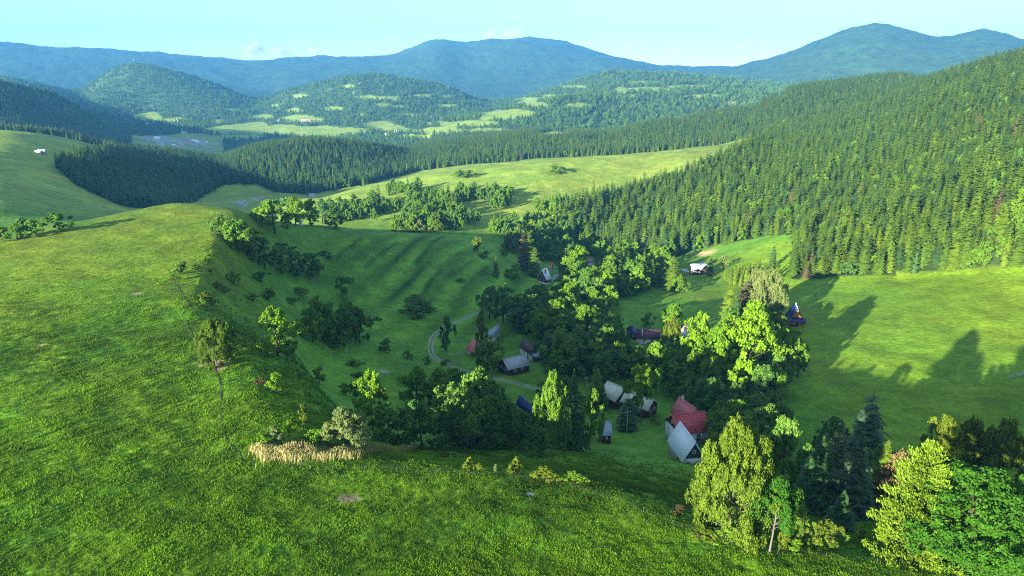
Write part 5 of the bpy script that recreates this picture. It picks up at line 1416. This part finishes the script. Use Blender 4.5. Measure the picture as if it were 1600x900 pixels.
# ------------------------------------------------------------------ reeds, grass, stones, small marks
def reeds():
    R = rng
    cl = np.array([P(u, v)[:2] for u, v in [(398,702),(420,710),(460,713),(510,712),(560,711),(600,706),(645,701)]])
    N = 26000
    t = R.uniform(0, len(cl) - 1.001, N); i = t.astype(int); f = (t - i)[:, None]
    c = cl[i] * (1 - f) + cl[i + 1] * f
    X = c[:, 0] + R.normal(0, .5, N); Y = c[:, 1] + R.normal(0, .8, N) * (1.0 + .5 * fbm(t * 2, t * 0, 503, 2)) * np.interp(t, [0, 1, 4.5, 6], [.6, 1.2, 1.1, .6])
    den = fbm(X / 1.5, Y / 1.5, 501, 3); k = den > R.uniform(-1.3, -.1, N)
    X, Y, den, t = X[k], Y[k], den[k], t[k]
    Z = height(X, Y) + micro(X, Y)
    H = R.uniform(.6, 1.5, len(X)) * (1 + .35 * fbm(X / 3, Y / 3, 502, 2)) * np.interp(t, [0, .6, 5, 6], [.6, 1, 1, .7]); a = R.uniform(0, 6.28, len(X)); lean = R.normal(0, .13, (len(X), 2)) + np.array([.16, .05])
    w = R.uniform(.010, .022, len(X))
    dx, dy = np.cos(a) * w, np.sin(a) * w
    p0 = np.stack([X - dx, Y - dy, Z - .1], -1); p1 = np.stack([X + dx, Y + dy, Z - .1], -1)
    p2 = np.stack([X + dx * 1.6 + lean[:, 0] * H, Y + dy * 1.6 + lean[:, 1] * H, Z + H], -1); p3 = np.stack([X - dx * 1.6 + lean[:, 0] * H, Y - dy * 1.6 + lean[:, 1] * H, Z + H], -1)
    V = np.stack([p0, p1, p2, p3], 1).reshape(-1, 3)
    gr = (R.random(len(X)) < .16 + .5 * (t > 4) * R.random(len(X)))
    o = mesh_obj('reed_bed', V, np.arange(len(V)).reshape(-1, 4), M['reed'], None, False, R.random(len(X)))
    o.data.materials.append(M['blade']); o.data.polygons.foreach_set('material_index', gr.astype(np.int32))
    o['kind'] = 'stuff'; o['label'] = 'strip of dry straw coloured reeds below the pale willow'
reeds()

def grass():
    R = rng
    # one tuft, standing in the meadow, repeated all over the near slope
    V, Fq, n = [], [], 0
    for k in range(12):
        a = R.uniform(0, 6.28); r = R.uniform(0, .22); h = R.uniform(.22, .5); w = R.uniform(.03, .06)
        b = np.array([math.cos(a) * r, math.sin(a) * r, -.05]); t = R.uniform(0, 6.28); s = np.array([math.cos(t), math.sin(t), 0]) * w
        tip = b + np.array([math.cos(a) * .2 + R.normal() * .06, math.sin(a) * .2 + R.normal() * .06, h])
        V += [b - s, b + s, tip + s * .25, tip - s * .25]; Fq.append([n, n + 1, n + 2, n + 3]); n += 4
    p = P(640, 840)
    tuft = mesh_obj('grass_tuft', np.array(V), np.array(Fq), M['blade'], None, False, R.random(len(Fq)))
    tuft.location = (p[0], p[1], p[2]); tuft['kind'] = 'stuff'; tuft['label'] = 'single tuft of the meadow grass on the near slope'
    N = 330000
    th = R.uniform(D(-46), D(46), N); r = np.exp(R.uniform(math.log(62), math.log(370), N))
    X, Y = r * np.sin(th), r * np.cos(th); Z = height(X, Y)
    dens = fbm(X / 2.4, Y / 2.4, 601, 3) * .7 + fbm(X / 14, Y / 14, 602, 2) * .2
    u, v = project(X, Y, Z)
    k = (dens > R.uniform(-.55, .45, N)) & visible(X, Y, .6, .01) & (u > -30) & (u < 1630) & (v < 930) & (R.random(N) < np.clip((Z - ZC + 96) / 22, 0, 1)) & (R.random(N) < np.clip((360 - r) / 170, 0, 1))
    for (bx, by, a, b, c) in BARE: k &= ((X - bx) / a) ** 2 + ((Y - by) / b) ** 2 > .9
    for pth in PATHS:
        near = (np.abs(X - pth[:, 0].mean()) < 60) & (np.abs(Y - pth[:, 1].mean()) < 60) & k
        i = np.nonzero(near)[0]
        if len(i) == 0: continue
        q = pth[::2]
        for s0 in range(0, len(i), 4000):
            j = i[s0:s0 + 4000]
            d = ((X[j][:, None] - q[None, :, 0]) ** 2 + (Y[j][:, None] - q[None, :, 1]) ** 2).min(1)
            k[j[d < q[0, 2] ** 2]] = False
    X, Y, Z = X[k], Y[k], Z[k] + micro(X[k], Y[k])
    print('tufts', len(X))
    s = R.uniform(.5, 1.1, len(X)) * (1 + .45 * fbm(X / 6, Y / 6, 603, 2)) * np.clip(np.hypot(X, Y) / 110, .85, 1.15)
    mass('meadow_grass', 'uncut green grass tufts covering the near hillside', (np.column_stack([X, Y]), s * .9, s * 1.15, np.zeros(len(X), int)), [tuft], Z=Z)
grass()

def stones(name, label, u, v, n, spread, size, col):
    c = P(u, v); sh = []
    R = rng
    for k in range(n):
        x, y = c[0] + R.normal() * spread[0], c[1] + R.normal() * spread[1]; z = float(height(x, y)); s = size * R.uniform(.5, 1.3)
        bmv = []
        vs, fs = [], []
        d = unit(np.array([(1,0,0),(-1,0,0),(0,1,0),(0,-1,0),(0,0,1),(0,0,-1)], float) + R.normal(size=(6, 3)) * .25) * s * R.uniform(.7, 1.2, (6, 1)) * [1, 1, .65]
        vs = [tuple(q + [x, y, z + s * .2]) for q in d]
        fs = [[0,2,4,4],[2,1,4,4],[1,3,4,4],[3,0,4,4],[2,0,5,5],[1,2,5,5],[3,1,5,5],[0,3,5,5]]
        sh.append((vs, [f[:3] for f in fs]))
    o = part(name, sh, noisy(name, col, tuple(k * .6 for k in col), 2, .9), None)
    o['kind'] = 'stuff'; o['label'] = label
stones('rubble', 'pile of grey rubble at the right edge of the meadow', 1598, 585, 60, (3.2, 1.0), .55, (.42, .43, .45))
stones('rubble', 'scatter of grey stones on the terraced slope', 577, 418, 26, (2.5, 2), .25, (.26, .27, .26))
stones('rubble', 'few white stones at the bottom of the shaded bowl', 598, 580, 14, (2.0, .5), .4, (.6, .6, .6))

# ------------------------------------------------------------------ small clouds beyond the far range
def cloud(u, v, wpx, hpx, dist, density, label, seed):
    R = np.random.default_rng(seed)
    th, sl = ray(u, v); x, y, z = dist * math.sin(th), dist * math.cos(th), ZC + dist * float(sl)
    mpp = dist / F_PX; W, H = wpx * mpp, hpx * mpp
    bm = bmesh.new()
    n = 26
    for k in range(n):
        t = R.uniform(-1, 1); s = (1 - .7 * abs(t)) * H * R.uniform(.13, .36)
        cx, cz = t * W * .46 + R.normal() * W * .04, -H * .3 + (1 - abs(t) ** 1.5) * H * R.uniform(0, .62)
        g = bmesh.ops.create_icosphere(bm, subdivisions=2, radius=s)
        for q in g['verts']:
            q.co = Vector((q.co.x * 1.35 + cx, q.co.y * 1.2 + R.normal() * 0 + t * 30, max(q.co.z * .75 + cz, -H * .45)))
    me = bpy.data.meshes.new('cloud'); bm.to_mesh(me); bm.free()
    # one closed skin round the puffs
    o = bpy.data.objects.new('cloud', me); COL.objects.link(o)
    rm = o.modifiers.new('skin', 'REMESH'); rm.mode = 'VOXEL'; rm.voxel_size = H / 16
    o.location = (x, y, z); o.rotation_euler = (0, 0, -float(th))
    m = bpy.data.materials.new('cloud'); m.use_nodes = True
    nn, ll = m.node_tree.nodes, m.node_tree.links; nn.remove(nn['Principled BSDF'])
    pv = nn.new('ShaderNodeVolumePrincipled'); pv.inputs['Color'].default_value = (1, .97, .96, 1); pv.inputs['Density'].default_value = density
    ll.new(pv.outputs[0], nn['Material Output'].inputs['Volume']); me.materials.append(m)
    o['label'] = label; o['category'] = 'cloud'
cloud(400, 81, 40, 22, 16000, 0.0083, 'small white cloud on the far ridge, leftmost of the three on the left', 1)
cloud(441, 79, 34, 20, 16000, 0.0075, 'small white cloud on the far ridge, middle of the three on the left', 2)
cloud(494, 83, 54, 20, 16000, 0.0067, 'wider low white cloud, right one of three on the left', 3)
cloud(990, 72, 40, 18, 17000, 0.0075, 'faint white cloud right of the central mountain', 4)
cloud(1065, 80, 48, 16, 17000, 0.0075, 'white cloud over the gap between the central and the right mountain', 5)
cloud(1180, 68, 46, 22, 17000, 0.0075, 'white cloud just left of the right mountain', 6)
cloud(802, 60, 170, 42, 16000, 0.0024, 'pale glowing cloud bank behind the central summit', 7)
